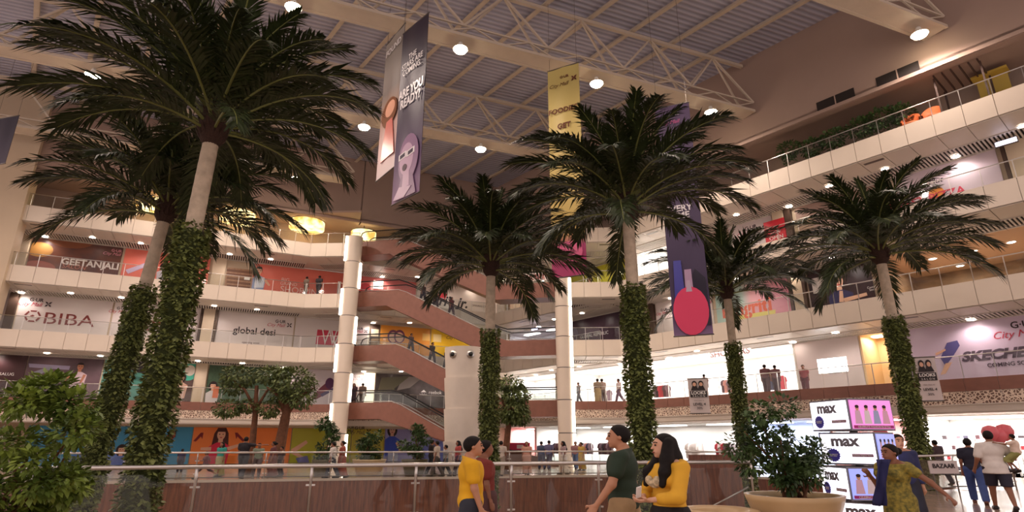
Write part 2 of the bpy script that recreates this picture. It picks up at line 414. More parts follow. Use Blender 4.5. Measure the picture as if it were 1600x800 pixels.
for ti, off in enumerate(TOFF):
    t = struct(empty('beam_truss'))
    base = TN * off
    # run until the right-hand wall
    d = TD.x * RW.u.y - TD.y * RW.u.x; w_ = RW.p0 - base; s1 = (w_.x * RW.u.y - w_.y * RW.u.x) / d - .1
    d = TD.x * LW.u.y - TD.y * LW.u.x; s0 = {0: -14, 1: -20, 2: -26, 3: -34, 4: -30}[ti]
    if ti == 4: s1 = min(s1, 4)
    def Q(s, o, z): q = base + TD * s + TN * o; return Vector((q.x, q.y, z))
    for o in (-.5, .5):
        member(t, Q(s0, o, ZB), Q(s1, o, ZB), .16, 'bottom_chord'); member(t, Q(s0, o, ZB + .6), Q(s1, o, ZB + .6), .09, 'edge_chord')
    member(t, Q(s0, 0, ZT), Q(s1, 0, ZT), .2, 'top_chord')
    bb = MB(); a, e = Q(s0, 0, ZB - .02), Q(s1, 0, ZB - .02); bb.beam(a, e, .84, .05); bb.build('bottom_plate', M_TRUSS, t)
    nb = int((s1 - s0) / 4.6); st = (s1 - s0) / nb
    for j in range(nb):
        x0, x1 = s0 + j * st, s0 + (j + 1) * st; xm = (x0 + x1) / 2
        for o in (-.5, .5):
            member(t, Q(x0, o, ZB + .6), Q(xm, 0, ZT), .11); member(t, Q(xm, 0, ZT), Q(x1, o, ZB + .6), .11)
    nb = int((s1 - s0) / 1.5); st = (s1 - s0) / nb
    for j in range(nb):
        x0, x1 = s0 + j * st, s0 + (j + 1) * st
        for o in (-.5, .5): member(t, Q(x0, o, ZB if j % 2 else ZB + .6), Q(x1, o, ZB + .6 if j % 2 else ZB), .065, 'lacing_bar')

# high-bay lamps hung under the trusses
hb_h = MB(); hb_h.lathe([(.05, .42), (.10, .40), (.13, .30), (.16, .16), (.37, .02), (.38, 0)], 20); HBH = hb_h.mesh('lamp_housing', M_WHITEP, True)
hb_l = MB(); hb_l.lathe([(.36, .0), (.30, -.10), (.12, -.16)], 20); HBL = hb_l.mesh('lamp_lens', glow(255, 236, 200, 28), True)
def high_bay(p, label, energy=HIGHBAY_W):
    o = tag(empty('high_bay_light', p), label, 'lamp', 'high-bay lamps under the roof trusses')
    inst('housing', HBH, o); inst('lens', HBL, o)
    add_light('high_bay_or_fill_lamp', 'SPOT', (p[0], p[1], p[2] - .3), energy, WARM, .28, 165)
def truss_pt(ti, s): q = TN * TOFF[ti] + TD * s; return (q.x, q.y, ZB - .48)
for s, lb in ((-1.1, 'over the banner pair'), (6.9, 'just above the dark banner'), (14.8, 'between the yellow and the purple banner'), (22.7, 'by the terrace wall')):
    high_bay(truss_pt(2, s), 'round high-bay lamp on the long roof truss %s' % lb)
for s, lb in ((-18.9, 'shining through the tallest palm crown on the far side'), (-11.0, 'behind the left edge of the tallest palm crown'), (-3.5, 'hidden behind the tallest palm crown'), (11.3, 'beyond the dark banner and right of it'), (3.5, 'behind the dark banner')):
    high_bay(truss_pt(3, s), 'high-bay lamp on the second-farthest truss, %s' % lb)
for s, lb in ((-.15, 'between the first palm crown and the taupe wall'), (-8, 'above the leftmost golden drum lamp')):
    high_bay(truss_pt(4, s), 'high-bay lamp on the farthest roof truss, %s' % lb)
for s, lb in ((27.4, 'in the top right corner'),):
    high_bay(truss_pt(1, s), 'round high-bay lamp on the nearest visible truss %s' % lb)
for ti, s in ((1, 17), (1, 7), (1, -5), (0, 10), (0, -6), (2, -12), (2, -20)):
    p = truss_pt(ti, s); add_light('high_bay_or_fill_lamp', 'SPOT', p, HIGHBAY_W, WARM, .28, 165)  # unseen spots without housings, added to give the atrium more light
# ------------------------------------------------------------------ shopfronts: hoardings, signs and open shops
def ZB0(k): return 0.0 if k == 0 else k * H - .06
def ZT1(k): return 2.75 if k == 0 else ((k + 1) * H - 1.15 if k < 4 else 19.45)
WALLGAPS = {('L', k): [] for k in range(5)}; WALLGAPS.update({('R', k): [] for k in range(5)})
def LNE(w): return SLW if w == 'L' else SRW

class Sign:
    def __init__(s, w, k, px0, px1, py, m, label, cat='hoarding', z0=None, z1=None, d=-.02, t=.06, name='shop_hoarding', group=None):
        s.ln = LNE(w).off(d); s.s0 = s.ln.hit(px0, py)[0]; s.s1 = s.ln.hit(px1, py)[0]; s.s0 = max(s.s0, .3); s.s1 = min(s.s1, s.ln.L - .3)
        s.z0 = ZB0(k) + .02 if z0 is None else z0; s.z1 = ZT1(k) - .02 if z1 is None else z1
        s.w = s.s1 - s.s0; s.h = s.z1 - s.z0; s.t = t; s.n = 0
        b = MB(); b.box((s.w / 2, 0, s.h / 2), (s.w - .02, t, s.h))
        s.o = b.build(name, m); s.o.location = s.ln.P(s.s0, 0, s.z0); s.o.rotation_euler = (0, 0, s.ln.ang)
        if label: tag(s.o, label, cat, group)
    def loc(s, px, py): a, z = s.ln.hit(px, py); return a - s.s0, z - s.z0
    def text(s, body, p, q, m, ratio=None, **k):
        x0, y0 = s.loc(*p); x1, y1 = s.loc(*q); w = x1 - x0
        me = text_mesh(body, m, width=w, height=(w * ratio if ratio else None), **k); s.n += 1
        o = inst('lettering', me, s.o); o.location = ((x0 + x1) / 2, -s.t / 2 - .004 - .002 * s.n, (y0 + y1) / 2); o.rotation_euler = (R(90), 0, 0); return o
    def poly(s, pts, m, name='print', px=True):
        pts = [s.loc(*p) for p in pts] if px else pts; s.n += 1; pts = [(min(max(x, .02), s.w - .02), min(max(z, .01), s.h - .01)) for x, z in pts]; y = -s.t / 2 - .003 - .003 * s.n; n = len(pts)
        b = MB(); b.add([(x, y, z) for x, z in pts] + [(x, -s.t / 2 + .01, z) for x, z in pts], [tuple(range(n)), tuple(reversed(range(n, 2 * n)))] + [((i + 1) % n, i, n + i, n + (i + 1) % n) for i in range(n)])
        return b.build(name, m, s.o)
    def disc(s, p, rx, ry, m, name='print', n=20, rot=0.0):
        x, z = s.loc(*p); c, sn = math.cos(rot), math.sin(rot)
        return s.poly([(x + rx * math.cos(2 * math.pi * i / n) * c - ry * math.sin(2 * math.pi * i / n) * sn, z + rx * math.cos(2 * math.pi * i / n) * sn + ry * math.sin(2 * math.pi * i / n) * c) for i in range(n)], m, name, False)
    def rect(s, p, q, m, name='print'):
        (a, b), (c, d) = s.loc(*p), s.loc(*q); return s.poly([(a, d), (c, d), (c, b), (a, b)] if b > d else [(a, b), (c, b), (c, d), (a, d)], m, name, False)
    def logo(s, p, w=2.0, dark=None):       # mall wordmark: name above, script below, petals to the right
        x, z = s.loc(*p); d = dark or paint(60, 45, 50); r = paint(190, 60, 80)
        s.n += 1; y = -s.t / 2 - .008
        o = inst('lettering', text_mesh('G\u00b7UR', d, width=w * .42, bold=.02), s.o); o.location = (x + w * .05, y, z + w * .13); o.rotation_euler = (R(90), 0, 0)
        o = inst('lettering', text_mesh('City Mall', r if not dark else dark, width=w * .72, shear=.35), s.o); o.location = (x - w * .1, y, z - w * .06); o.rotation_euler = (R(90), 0, 0)
        for k in range(4):
            a = R(45 + 90 * k); cx, cz = x + w * .42 + math.cos(a) * w * .07, z + math.sin(a) * w * .07
            s.poly([(cx + math.cos(a + q) * w * rr, cz + math.sin(a + q) * w * rr) for q, rr in ((0, .07), (R(90), .03), (R(180), .07), (R(270), .03))], d, 'emblem', False)
def figure(sg, p, h, skin, hair, top, bottom, arms=(), style=''):   # printed person: hair, face, body; p is the head centre, h the head height in metres
    x, z = sg.loc(*p)
    E = lambda cx, cz, rx, rz, m, n=18: sg.poly([(cx + rx * math.cos(2 * math.pi * i / n), cz + rz * math.sin(2 * math.pi * i / n)) for i in range(n)], m, 'print', False)
    if style == 'man': E(x, z + .1 * h, .40 * h, .48 * h, hair)
    elif style == 'long': sg.poly([(x - .8 * h, z - 1.7 * h), (x + .8 * h, z - 1.7 * h), (x + .62 * h, z + .1 * h), (x + .35 * h, z + .62 * h), (x - .35 * h, z + .62 * h), (x - .62 * h, z + .1 * h)], hair, 'print', False)
    else: E(x, z - .05 * h, .62 * h, .75 * h, hair)
    sg.poly([(x - .22 * h, z - .9 * h), (x + .22 * h, z - .9 * h), (x + .18 * h, z - .2 * h), (x - .18 * h, z - .2 * h)], skin, 'print', False)
    E(x, z, .36 * h, .5 * h, skin)
    sg.poly([(x - .75 * h, z - 3.0 * h), (x + .75 * h, z - 3.0 * h), (x + .95 * h, z - 1.1 * h), (x + .3 * h, z - .72 * h), (x - .3 * h, z - .72 * h), (x - .95 * h, z - 1.1 * h)], top, 'print', False)
    sg.poly([(x - .36 * h, z + .25 * h), (x + .36 * h, z + .25 * h), (x + .28 * h, z + .52 * h), (x - .28 * h, z + .52 * h)], hair, 'print', False)
    for sx in (-.15, .15): E(x + sx * h, z + .03 * h, .07 * h, .04 * h, paint(40, 25, 25), 8)
    E(x, z - .27 * h, .12 * h, .045 * h, paint(190, 60, 70), 10)
    for (ax, az), (bx, bz) in arms:
        a = Vector((x + ax * h, z + az * h)); b_ = Vector((x + bx * h, z + bz * h)); d = (b_ - a).normalized(); q = Vector((-d.y, d.x)) * .17 * h
        sg.poly([tuple(a - q), tuple(b_ - q * .7), tuple(b_ + q * .7), tuple(a + q)], skin, 'print', False)
INK = paint(45, 38, 40); RED = paint(196, 52, 66); WHT = paint(240, 236, 232); SKIN = paint(226, 178, 150); SKIN2 = paint(190, 130, 100)
HAIRB = paint(46, 30, 28); MAR = paint(128, 52, 48)

def wall_column(w, k, px0, px1, py, m=None):
    ln = LNE(w); a, b_ = ln.hit(px0, py)[0], ln.hit(px1, py)[0]
    z0, z1 = ZB0(k), ZT1(k); bb = MB(); bb.box(ln.P((a + b_) / 2, -.12, (z0 + z1) / 2), (b_ - a, .36, z1 - z0), ln.ang)
    return struct(bb.build('pillar_shopfront', m or M_BEIGE))

def shop(w, k, px0, px1, py, depth=4.5, wall=None, light=SHOP_W, lcol=(1, .95, .92), ceil=None, nl=2, panels=True):
    ln = LNE(w); a, b_ = max(.4, ln.hit(px0, py)[0]), ln.hit(px1, py)[0]; WALLGAPS[(w, k)].append((a, b_))
    z0, z1 = ZB0(k), ZT1(k); wall = wall or M_WHITEP; L = b_ - a; mid = (a + b_) / 2; zc = (z0 + z1) / 2
    e = struct(empty('wall_shop'))
    ubox('back_panel', wall, e, ln.P(mid, depth, zc), (L + .2, .1, z1 - z0), ln.ang)
    for q in (a, b_): ubox('side_panel', wall, e, ln.P(q, depth / 2, zc), (.1, depth, z1 - z0), ln.ang)
    ubox('ceiling_panel', ceil or wall, e, ln.P(mid, depth / 2, z1 + .03), (L + .2, depth, .06), ln.ang)
    ubox('floor_panel', mat('shop_floor', lin(214, 204, 196), .25), e, ln.P(mid, depth / 2, z0 - .03), (L + .2, depth, .06), ln.ang)
    for q in range(nl):
        s = a + L * (q + .5) / nl; p = ln.P(s, depth * .5, z1 - .06)
        if panels: ubox('light_panel', glow(255, 246, 238, 4), e, p, (L / nl * .6, .5, .04), ln.ang)
        add_light('shop_ceiling_lamp', 'AREA', ln.P(s, depth * .45, z1 - .1), light / nl, lcol, L / nl * .7, rot=(0, 0, ln.ang), sy=depth * .6)
    return ln, a, b_, z0, z1

# ---- third upper floor, left: dark salon hoarding, coral campaign wall
wall_column('L', 3, 24, 43, 400)
sg = Sign('L', 3, 44, 190, 403, mat('salon_print', lin(72, 48, 46), .35, noise=.5, nscale=.9, col2=lin(120, 70, 50)), 'dark brown salon hoarding with white capital lettering, third upper floor')
sg.disc((112, 372), 1.5, .8, paint(140, 84, 56)); sg.disc((62, 390), .8, .55, paint(168, 120, 60)); sg.disc((60, 418), 1.0, .5, paint(150, 84, 70))
sg.text('GEETANJALI', (96, 409), (185, 419), paint(232, 220, 216), bold=.03); sg.text('SALON', (97, 415), (135, 419), paint(190, 120, 100), shear=.2)
sg.logo((180, 396), 1.6, paint(220, 150, 160))
COR = mat('coral_print', lin(226, 116, 98), .4)
sg = Sign('L', 3, 191, 328, 415, COR, 'coral hoarding behind the two palm trunks, third upper floor')
figure(sg, (256, 417), .42, SKIN, HAIRB, paint(200, 196, 206), INK)
sg.poly([(196, 422), (230, 410), (236, 414), (200, 428)], paint(200, 180, 210))
wall_column('L', 3, 331, 352, 425)
sg = Sign('L', 3, 353, 394, 428, wood_mat('pale_shutter', lin(150, 112, 88), lin(172, 134, 104), .5, .6), 'pale wooden shutter beside the man in the checked shirt print', 'shutter', z1=15.0)
for q in range(5): sg.rect((354, 424 + q * 6), (394, 424.6 + q * 6), paint(120, 84, 66), 'slat_line')
sg.rect((382, 432), (390, 438), WHT)
sg = Sign('L', 3, 394, 545, 438, COR, 'coral campaign hoarding with printed man and thin white SHOPPING lettering')
figure(sg, (405, 423), .62, SKIN, HAIRB, paint(150, 165, 200), paint(120, 70, 70), [((-.8, -1.2), (-1.3, -2.4)), ((.85, -1.2), (1.5, -1.9))], 'man')
for q in range(-3, 4): sg.rect((405 + q * 2.0 - .3, 434), (405 + q * 2.0 + .3, 450), paint(215, 222, 236), 'stripe')
TW = paint(240, 205, 195)
sg.text('BIG', (440, 437), (452, 438), TW); sg.text('GRAND', (438, 443), (464, 445), TW); sg.text('SHOPPING', (438, 452), (506, 458), TW)
for q in (528, 537): sg.rect((q, 440), (q + 2, 470), WHT, 'stripe')
# recess, third floor
sg = Sign('L', 3, 546, 650, 452, paint(224, 120, 116, .4), 'pink hoarding behind the top of the escalator, third upper floor')
sg.disc((571, 451), .5, .5, RED); sg.rect((584, 438), (598, 452), glow(255, 240, 225, 2.5), 'light_box')
sg = Sign('L', 3, 651, 790, 470, paint(232, 216, 206, .4), 'white burger shop hoarding with black script lettering')
sg.text("Carl's Jr.", (664, 468), (730, 478), INK, bold=.03, shear=.3); sg.text('OPENING SOON', (737, 477), (764, 480), paint(120, 100, 100))
sg.disc((690, 460), .35, .35, RED); sg.poly([(684, 462), (698, 459), (696, 468), (686, 468)], RED)
# ---- second upper floor, left
sg = Sign('L', 2, -14, 9, 490, paint(196, 184, 186), 'pale hoarding at the far left edge beside the dark frame'); sg.text('we', (2, 475), (8, 476), INK)
wall_column('L', 2, 10, 24, 490, mat('bronze_frame', lin(84, 66, 56), .4, metal=.3))
WB = mat('white_print', lin(222, 210, 206), .4, noise=.04, nscale=.6)
sg = Sign('L', 2, 25, 173, 495, WB, 'white hoarding with thin maroon BIBA lettering and diamond mark')
sg.text('BIBA', (70, 496), (148, 503), MAR, ratio=.27, bold=.0)
for a in range(6):
    t0, t1 = R(60 * a + 6), R(60 * a + 54); x, z = sg.loc(51, 494)
    sg.poly([(x + .48 * math.cos(t0), z + .44 * math.sin(t0)), (x + .48 * math.cos(t1), z + .44 * math.sin(t1)), (x + .36 * math.cos(t1), z + .33 * math.sin(t1)), (x + .36 * math.cos(t0), z + .33 * math.sin(t0))], MAR, 'emblem', False)
sg.disc((51, 494), .14, .1, MAR, 'emblem', 4); sg.logo((54, 474), 1.9)
sg = Sign('L', 2, 174, 312, 503, WB, 'white maroon-lettered hoarding behind the vine-covered palm trunks'); sg.text('BIBA', (226, 507), (296, 513), MAR, ratio=.27); sg.logo((188, 486), 1.5)
BRZ = mat('bronze_frame', lin(84, 66, 56), .4)
wall_column('L', 2, 312, 336, 512); wall_column('L', 2, 310, 315, 512, BRZ); wall_column('L', 2, 333, 338, 512, BRZ)
sg = Sign('L', 2, 338, 459, 513, WB, 'white hoarding with black lowercase global desi lettering')
sg.text('global desi', (364, 517), (430, 521), INK, bold=.015); sg.logo((436, 507), 1.9); sg.text('opening soon', (378, 535), (405, 537), paint(120, 100, 96))
sg = Sign('L', 2, 460, 545, 520, WB, 'white hoarding with crimson square bearing a thin W, beside the pillar')
sg.poly([(496, 515), (545, 519), (545, 541), (493, 538)], paint(206, 60, 84)); sg.text('W', (502, 526), (526, 529), WHT, ratio=1.0, bold=-.01); sg.text('W', (516, 529), (544, 531), WHT, ratio=.9, bold=-.01)
sg = Sign('L', 2, 546, 576, 523, WB, 'white mall hoarding between the pillar and the bronze door'); sg.logo((560, 517), 1.5)
sg = Sign('L', 2, 577, 593, 526, BRZ, 'bronze framed door beside the orange hoarding', 'door', name='shop_door'); sg.rect((580, 514), (591, 526), paint(205, 190, 160)); sg.rect((580, 528), (591, 545), paint(160, 130, 100))
sg = Sign('L', 2, 594, 672, 528, mat('orange_print', lin(240, 160, 62), .4), 'orange hoarding with printed faces behind the escalator riders')
for x in (614, 624): sg.disc((x, 526), .5, .6, paint(120, 60, 90)); sg.disc((x, 527), .36, .45, SKIN)
sg.rect((660, 521), (672, 533), paint(250, 200, 110))
sg = Sign('L', 2, 673, 770, 535, mat('yellow_print', lin(246, 196, 44), .4), 'yellow mall hoarding above the white tapered column')
sg.logo((712, 527), 2.0, paint(120, 70, 40)); sg.rect((677, 522), (689, 535), paint(250, 220, 150))
# ---- first upper floor, left
sg = Sign('L', 1, -30, 38, 585, paint(70, 44, 46, .35), 'dark maroon hoarding with white letters behind the leafy shrub'); sg.text('YOUR SALUG', (-24, 583), (22, 585), WHT)
sg = Sign('L', 1, 39, 158, 585, mat('salon_photo', lin(110, 84, 92), .35, noise=.6, nscale=.5), 'dark salon photo hoarding with a man in a white shirt')
sg.poly([(45, 568), (110, 572), (108, 578), (46, 574)], paint(170, 160, 190)); sg.poly([(50, 582), (80, 572), (84, 576), (56, 588)], paint(160, 160, 180))
figure(sg, (126, 573), .5, SKIN2, HAIRB, paint(226, 200, 208), INK, [((-.7, -1.1), (-1.5, -2.0)), ((.7, -1.1), (.4, -2.2))], 'man')
sg = Sign('L', 1, 159, 235, 590, paint(84, 150, 136, .4), 'teal hoarding between the two vine-covered palm trunks'); sg.text('PEARL\nACADEMY', (205, 590), (226, 594), paint(40, 90, 90))
sg.disc((222, 572), .8, .5, INK)
sg = Sign('L', 1, 236, 303, 592, paint(92, 70, 64, .4), 'dark brown hoarding with teal ring beside the lit column')
sg.disc((295, 578), .75, .8, paint(70, 176, 150)); sg.disc((297, 579), .35, .4, paint(226, 214, 200)); figure(sg, (284, 590), .5, SKIN, HAIRB, paint(210, 170, 150), INK)
wall_column('L', 1, 304, 322, 594)
sg = Sign('L', 1, 323, 453, 600, mat('green_print', lin(66, 92, 66), .4, noise=.3), 'dark green hoarding behind the spreading indoor trees')
figure(sg, (333, 603), .5, SKIN, HAIRB, paint(214, 206, 206), INK); sg.rect((334, 604), (340, 622), paint(214, 120, 84)); sg.logo((430, 584), 1.9, paint(210, 214, 200))
sg = Sign('L', 1, 454, 546, 603, paint(214, 202, 208, .4), 'pale hoarding with bold black sportswear lettering, swoosh and printed shoe')
sg.text('NIKE', (461, 593), (491, 594), INK, bold=.04, shear=.3); sg.poly([(468, 600), (476, 601), (497, 596), (476, 604), (469, 604)], INK)
sg.poly([(486, 622), (500, 606), (512, 596), (520, 595), (521, 604), (505, 618), (494, 624)], paint(122, 62, 78)); sg.disc((515, 599), .35, .45, paint(92, 50, 90)); sg.poly([(500, 616), (520, 606), (521, 610), (503, 620)], paint(80, 66, 110))
sg = Sign('L', 1, 546, 566, 605, WB, 'white mall hoarding behind the waiting pair on the landing'); sg.logo((557, 592), 1.2)
sg = Sign('L', 1, 567, 585, 605, glow(255, 238, 210, 1.1), 'cream lit panel behind the two people on the first landing', 'light panel', name='cream_light_panel'); sg.text('BOSS', (571, 599), (580, 600), paint(160, 130, 110))
sg = Sign('L', 1, 586, 760, 605, mat('grey_film', lin(96, 88, 88), .22, noise=.5, nscale=.9, bump=.6, bscale=1.4), 'wrinkled grey plastic film hoarding with green and white sport logos')
sg.text('BENGAL', (594, 605), (616, 607), paint(150, 160, 70), bold=.02); sg.disc((609, 599), .5, .3, paint(150, 170, 80)); sg.text('adidas', (655, 616), (667, 616.5), WHT); sg.poly([(657, 613), (662, 609), (666, 613)], WHT); sg.text('reebok', (670, 613), (690, 613.5), WHT)
sg.poly([(630, 588), (660, 590), (640, 606), (620, 610)], paint(150, 140, 136)); sg.poly([(596, 590), (640, 588), (610, 612), (590, 612)], paint(110, 104, 84))
# ---- ground floor, left: coloured fashion wall
sg = Sign('L', 0, 40, 299, 690, mat('sky_blue_print', lin(52, 146, 190), .35), 'sky blue fashion hoarding on the ground floor', z1=2.6)
sg.poly([(96, 735), (110, 712), (150, 704), (190, 708), (188, 735)], paint(90, 130, 210)); figure(sg, (190, 703), .55, SKIN, HAIRB, paint(80, 110, 190), INK); sg.poly([(268, 676), (276, 672), (274, 684)], INK); sg.disc((268, 680), .25, .3, paint(160, 70, 60))
sg = Sign('L', 0, 300, 454, 690, mat('orange_wall_print', lin(238, 132, 52), .35), 'orange fashion hoarding with a printed woman holding two red heels', z1=2.6)
figure(sg, (346, 679), .78, SKIN, paint(74, 34, 30), paint(216, 44, 78), INK, [((-.7, -1.3), (-1.6, -1.3)), ((.7, -1.3), (1.9, -.9))], 'long')
for x0, sgn in ((309, 1), (376, -1)): sg.poly([(x0 - 7 * sgn, 689), (x0 + 5 * sgn, 676), (x0 + 9 * sgn, 676), (x0 + 7 * sgn, 686), (x0 + 5 * sgn, 682), (x0 - 3 * sgn, 690)], paint(130, 36, 40))
sg = Sign('L', 0, 455, 548, 690, mat('lime_print', lin(176, 176, 44), .35), 'lime green fashion hoarding with a printed bent arm and handbag', z1=2.6)
sg.poly([(455, 702), (478, 688), (481, 692), (462, 706), (482, 718), (480, 722), (454, 708)], SKIN); sg.poly([(462, 716), (480, 712), (482, 734), (464, 734)], paint(110, 110, 170)); sg.logo((545, 672), 1.6, paint(70, 70, 40))
sg = Sign('L', 0, 549, 600, 690, mat('lime_print2', lin(190, 176, 60), .35), 'mustard yellow mall hoarding right of the left pillar', z1=2.6); sg.logo((560, 674), 2.0, paint(80, 64, 40))
sg = Sign('L', 0, 601, 770, 690, mat('lavender_print', lin(160, 156, 206), .35), 'lavender hoarding with a printed woman in a blue jacket', z1=2.6)
figure(sg, (613, 672), .7, SKIN, HAIRB, paint(62, 84, 190), INK, [((.6, -1.4), (1.2, -2.5))]); sg.rect((606, 706), (620, 735), paint(200, 206, 230)); sg.poly([(650, 700), (690, 690), (700, 735), (660, 735)], paint(120, 130, 200))

# ---- right side
shop('R', 3, 700, 868, 470, 3.0, M_BEIGE, 60, (1, .85, .75))
sg = Sign('R', 3, 875, 993, 425, mat('chartreuse_print', lin(196, 190, 50), .35), 'chartreuse hoarding behind the upper palm trunk, third upper floor')
figure(sg, (922, 436), .5, SKIN, HAIRB, paint(60, 50, 50), INK)
shop('R', 3, 996, 1062, 420, 3.0, M_WHITEP, 160)
sg = Sign('R', 3, 1064, 1140, 405, paint(196, 170, 160), 'pale hoarding mostly behind the hanging purple banner')
sg = Sign('R', 3, 1141, 1212, 385, paint(214, 200, 200), 'white mall hoarding beside the red open sign'); sg.logo((1172, 362), 2.0)
sg = Sign('R', 3, 1196, 1230, 372, paint(206, 40, 56, .4), 'small red shop sign with white OPEN lettering', 'sign', z0=13.5, z1=15.1, d=-.3, name='open_sign'); sg.text('OPEN', (1203, 374), (1224, 368), WHT); sg.text('NOW', (1205, 366), (1220, 361), WHT)
wall_column('R', 3, 1214, 1232, 370); wall_column('R', 3, 1233, 1243, 370, BRZ)
sg = Sign('R', 3, 1244, 1398, 340, paint(168, 140, 128), 'taupe hoarding behind the right-hand palm crown, third upper floor')
sg = Sign('R', 3, 1399, 1571, 290, mat('pizza_print', lin(214, 196, 206), .35), 'white pizza restaurant hoarding with pink capital lettering')
sg.text('FINEST PIZZA', (1388, 332), (1508, 290), paint(214, 70, 90), bold=.02); sg.text('Pizza Hut', (1420, 296), (1474, 278), INK, shear=.3); sg.disc((1464, 303), .35, .4, paint(236, 150, 70))
wall_column('R', 3, 1572, 1579, 262, BRZ); wall_column('R', 3, 1580, 1640, 262)
# second floor right
shop('R', 2, 760, 868, 525, 3.0, mat('cool_wall', lin(190, 180, 186), .5), 90, COOL)
sg = Sign('R', 2, 872, 988, 510, mat('plum_print', lin(76, 56, 70), .25), 'dark plum hoarding with white GLOBAL REPUBLIC lettering')
sg.text('GLOBAL REPUBLIC', (907, 528), (951, 518), WHT); sg.disc((897, 523), .5, .6, paint(90, 74, 96))
sg = Sign('R', 2, 988, 1022, 505, M_BEIGE, 'beige plaster bay behind the middle palm trunk, second upper floor')
wall_column('R', 2, 1018, 1025, 505, BRZ)
sg = Sign('R', 2, 1026, 1116, 500, WB, 'white mall hoarding left of the big purple banner, second floor'); sg.logo((1037, 488), 1.4); sg.logo((1105, 472), 1.4)
def rangriti_mat():
    m = bpy.data.materials.new('tri_colour_print'); m.use_nodes = True; nt = m.node_tree; bb = nt.nodes['Principled BSDF']; tc = nt.nodes.new('ShaderNodeTexCoord')
    sp = nt.nodes.new('ShaderNodeSeparateXYZ'); rp = nt.nodes.new('ShaderNodeValToRGB'); e = rp.color_ramp.elements
    e[0].position = .0; e[0].color = (*lin(170, 200, 190), 1); e[1].position = 1; e[1].color = (*lin(226, 150, 170), 1); k = e.new(.38); k.color = (*lin(180, 205, 195), 1); k = e.new(.5); k.color = (*lin(222, 170, 176), 1)
    nt.links.new(tc.outputs['Generated'], sp.inputs[0]); nt.links.new(sp.outputs['X'], rp.inputs['Fac']); nt.links.new(rp.outputs['Color'], bb.inputs['Base Color']); bb.inputs['Roughness'].default_value = .35
    return m
sg = Sign('R', 2, 1118, 1236, 470, rangriti_mat(), 'pastel teal and pink hoarding with coral rangriti lettering')
sg.poly([(1140, 510), (1150, 494), (1212, 484), (1212, 500)], paint(224, 212, 120)); sg.text('rangriti', (1130, 494), (1206, 475), paint(226, 110, 80), bold=.03)
wall_column('R', 2, 1237, 1242, 465, BRZ); wall_column('R', 2, 1243, 1258, 460); wall_column('R', 2, 1258, 1263, 460, BRZ)
sg = Sign('R', 2, 1264, 1366, 450, mat('dark_photo_print', lin(62, 42, 46), .3, noise=.5, nscale=.7), 'dark photo hoarding of a long-haired woman leaning on her arm')
figure(sg, (1310, 440), .72, SKIN, paint(50, 26, 24), paint(56, 52, 92), INK, [((.2, -1.6), (1.9, -1.4)), ((0, -1.7), (.1, -.8))], 'long'); sg.rect((1268, 436), (1290, 456), paint(206, 196, 190)); sg.text('Coming\nSoon', (1356, 452), (1372, 449), WHT)
shop('R', 2, 1367, 1680, 430, 7.0, mat('stone_wall', lin(150, 122, 96), .7, noise=.5, nscale=6), 170, (1, .8, .6), mat('brown_ceiling', lin(186, 150, 118), .6), panels=False)
# first floor right: bright shops
shop('R', 1, 720, 868, 600, 3.2, M_WHITEP, 260)
ln, s0_, s1_, z0_, z1_ = shop('R', 1, 880, 1246, 590, 4.5, M_WHITEP, 900, nl=4); SHOP1 = (ln, s0_, s1_, z0_)
sg = Sign('R', 1, 1247, 1350, 580, paint(222, 208, 206, .4), 'white shopfront wall with a glowing blank sign box')
sg.rect((1277, 562), (1326, 580), glow(255, 255, 255, 6), 'light_box'); sg.text('LONDON', (1296, 583), (1315, 581.5), INK)
sg = Sign('R', 1, 1040, 1175, 562, glow(255, 250, 248, 3.5), 'long glowing white shop sign with pink lettering above the bright store', 'light sign', z0=7.15, z1=8.0 - .98 + .6, d=-.15, name='light_box_sign'); sg.text('SHOPPERS', (1110, 553), (1172, 548), paint(250, 190, 200), bold=.02)
shop('R', 1, 1351, 1394, 575, 2.5, mat('amber_wall', lin(226, 196, 150), .6), 40, WARM, nl=1)
sg = Sign('R', 1, 1395, 1660, 565, mat('lilac_print', lin(206, 186, 206), .3), 'lilac hoarding with slanted shoe brand lettering and COMING SOON')
sg.text('SKECHERS', (1502, 558), (1640, 546), paint(90, 76, 90), bold=.05, shear=.3, ratio=.15); sg.text('COMING SOON', (1543, 571), (1622, 565), paint(80, 66, 80), bold=.02); sg.logo((1598, 517), 2.4)
sg.poly([(1470, 560), (1480, 536), (1496, 532), (1500, 540), (1490, 556), (1478, 572)], paint(90, 84, 140)); sg.poly([(1462, 552), (1478, 545), (1478, 548), (1463, 556)], SKIN); sg.poly([(1478, 568), (1488, 566), (1478, 584), (1470, 586)], SKIN)
# ground floor right
shop('R', 0, 720, 836, 690, 4.0, paint(232, 190, 186), 200)
sg = Sign('R', 0, 790, 828, 705, paint(214, 60, 90, .4), 'pink shop counter wall with small white sign, ground floor', z1=1.5, d=-.5); sg.rect((808, 695), (818, 701), WHT)
ln, s0_, s1_, z0_, z1_ = shop('R', 0, 838, 1160, 690, 5.0, M_WHITEP, 900, nl=4); SHOP0 = (ln, s0_, s1_, z0_)
shop('R', 0, 1162, 1300, 690, 4.5, mat('blue_white_wall', lin(214, 222, 240), .4), 420, COOL)
shop('R', 0, 1302, 1440, 690, 4.0, paint(226, 180, 176), 260)
ln, s0_, s1_, z0_, z1_ = shop('R', 0, 1442, 1700, 690, 5.0, M_WHITEP, 900, (1, .93, .9), nl=3); SHOP2 = (ln, s0_, s1_, z0_)
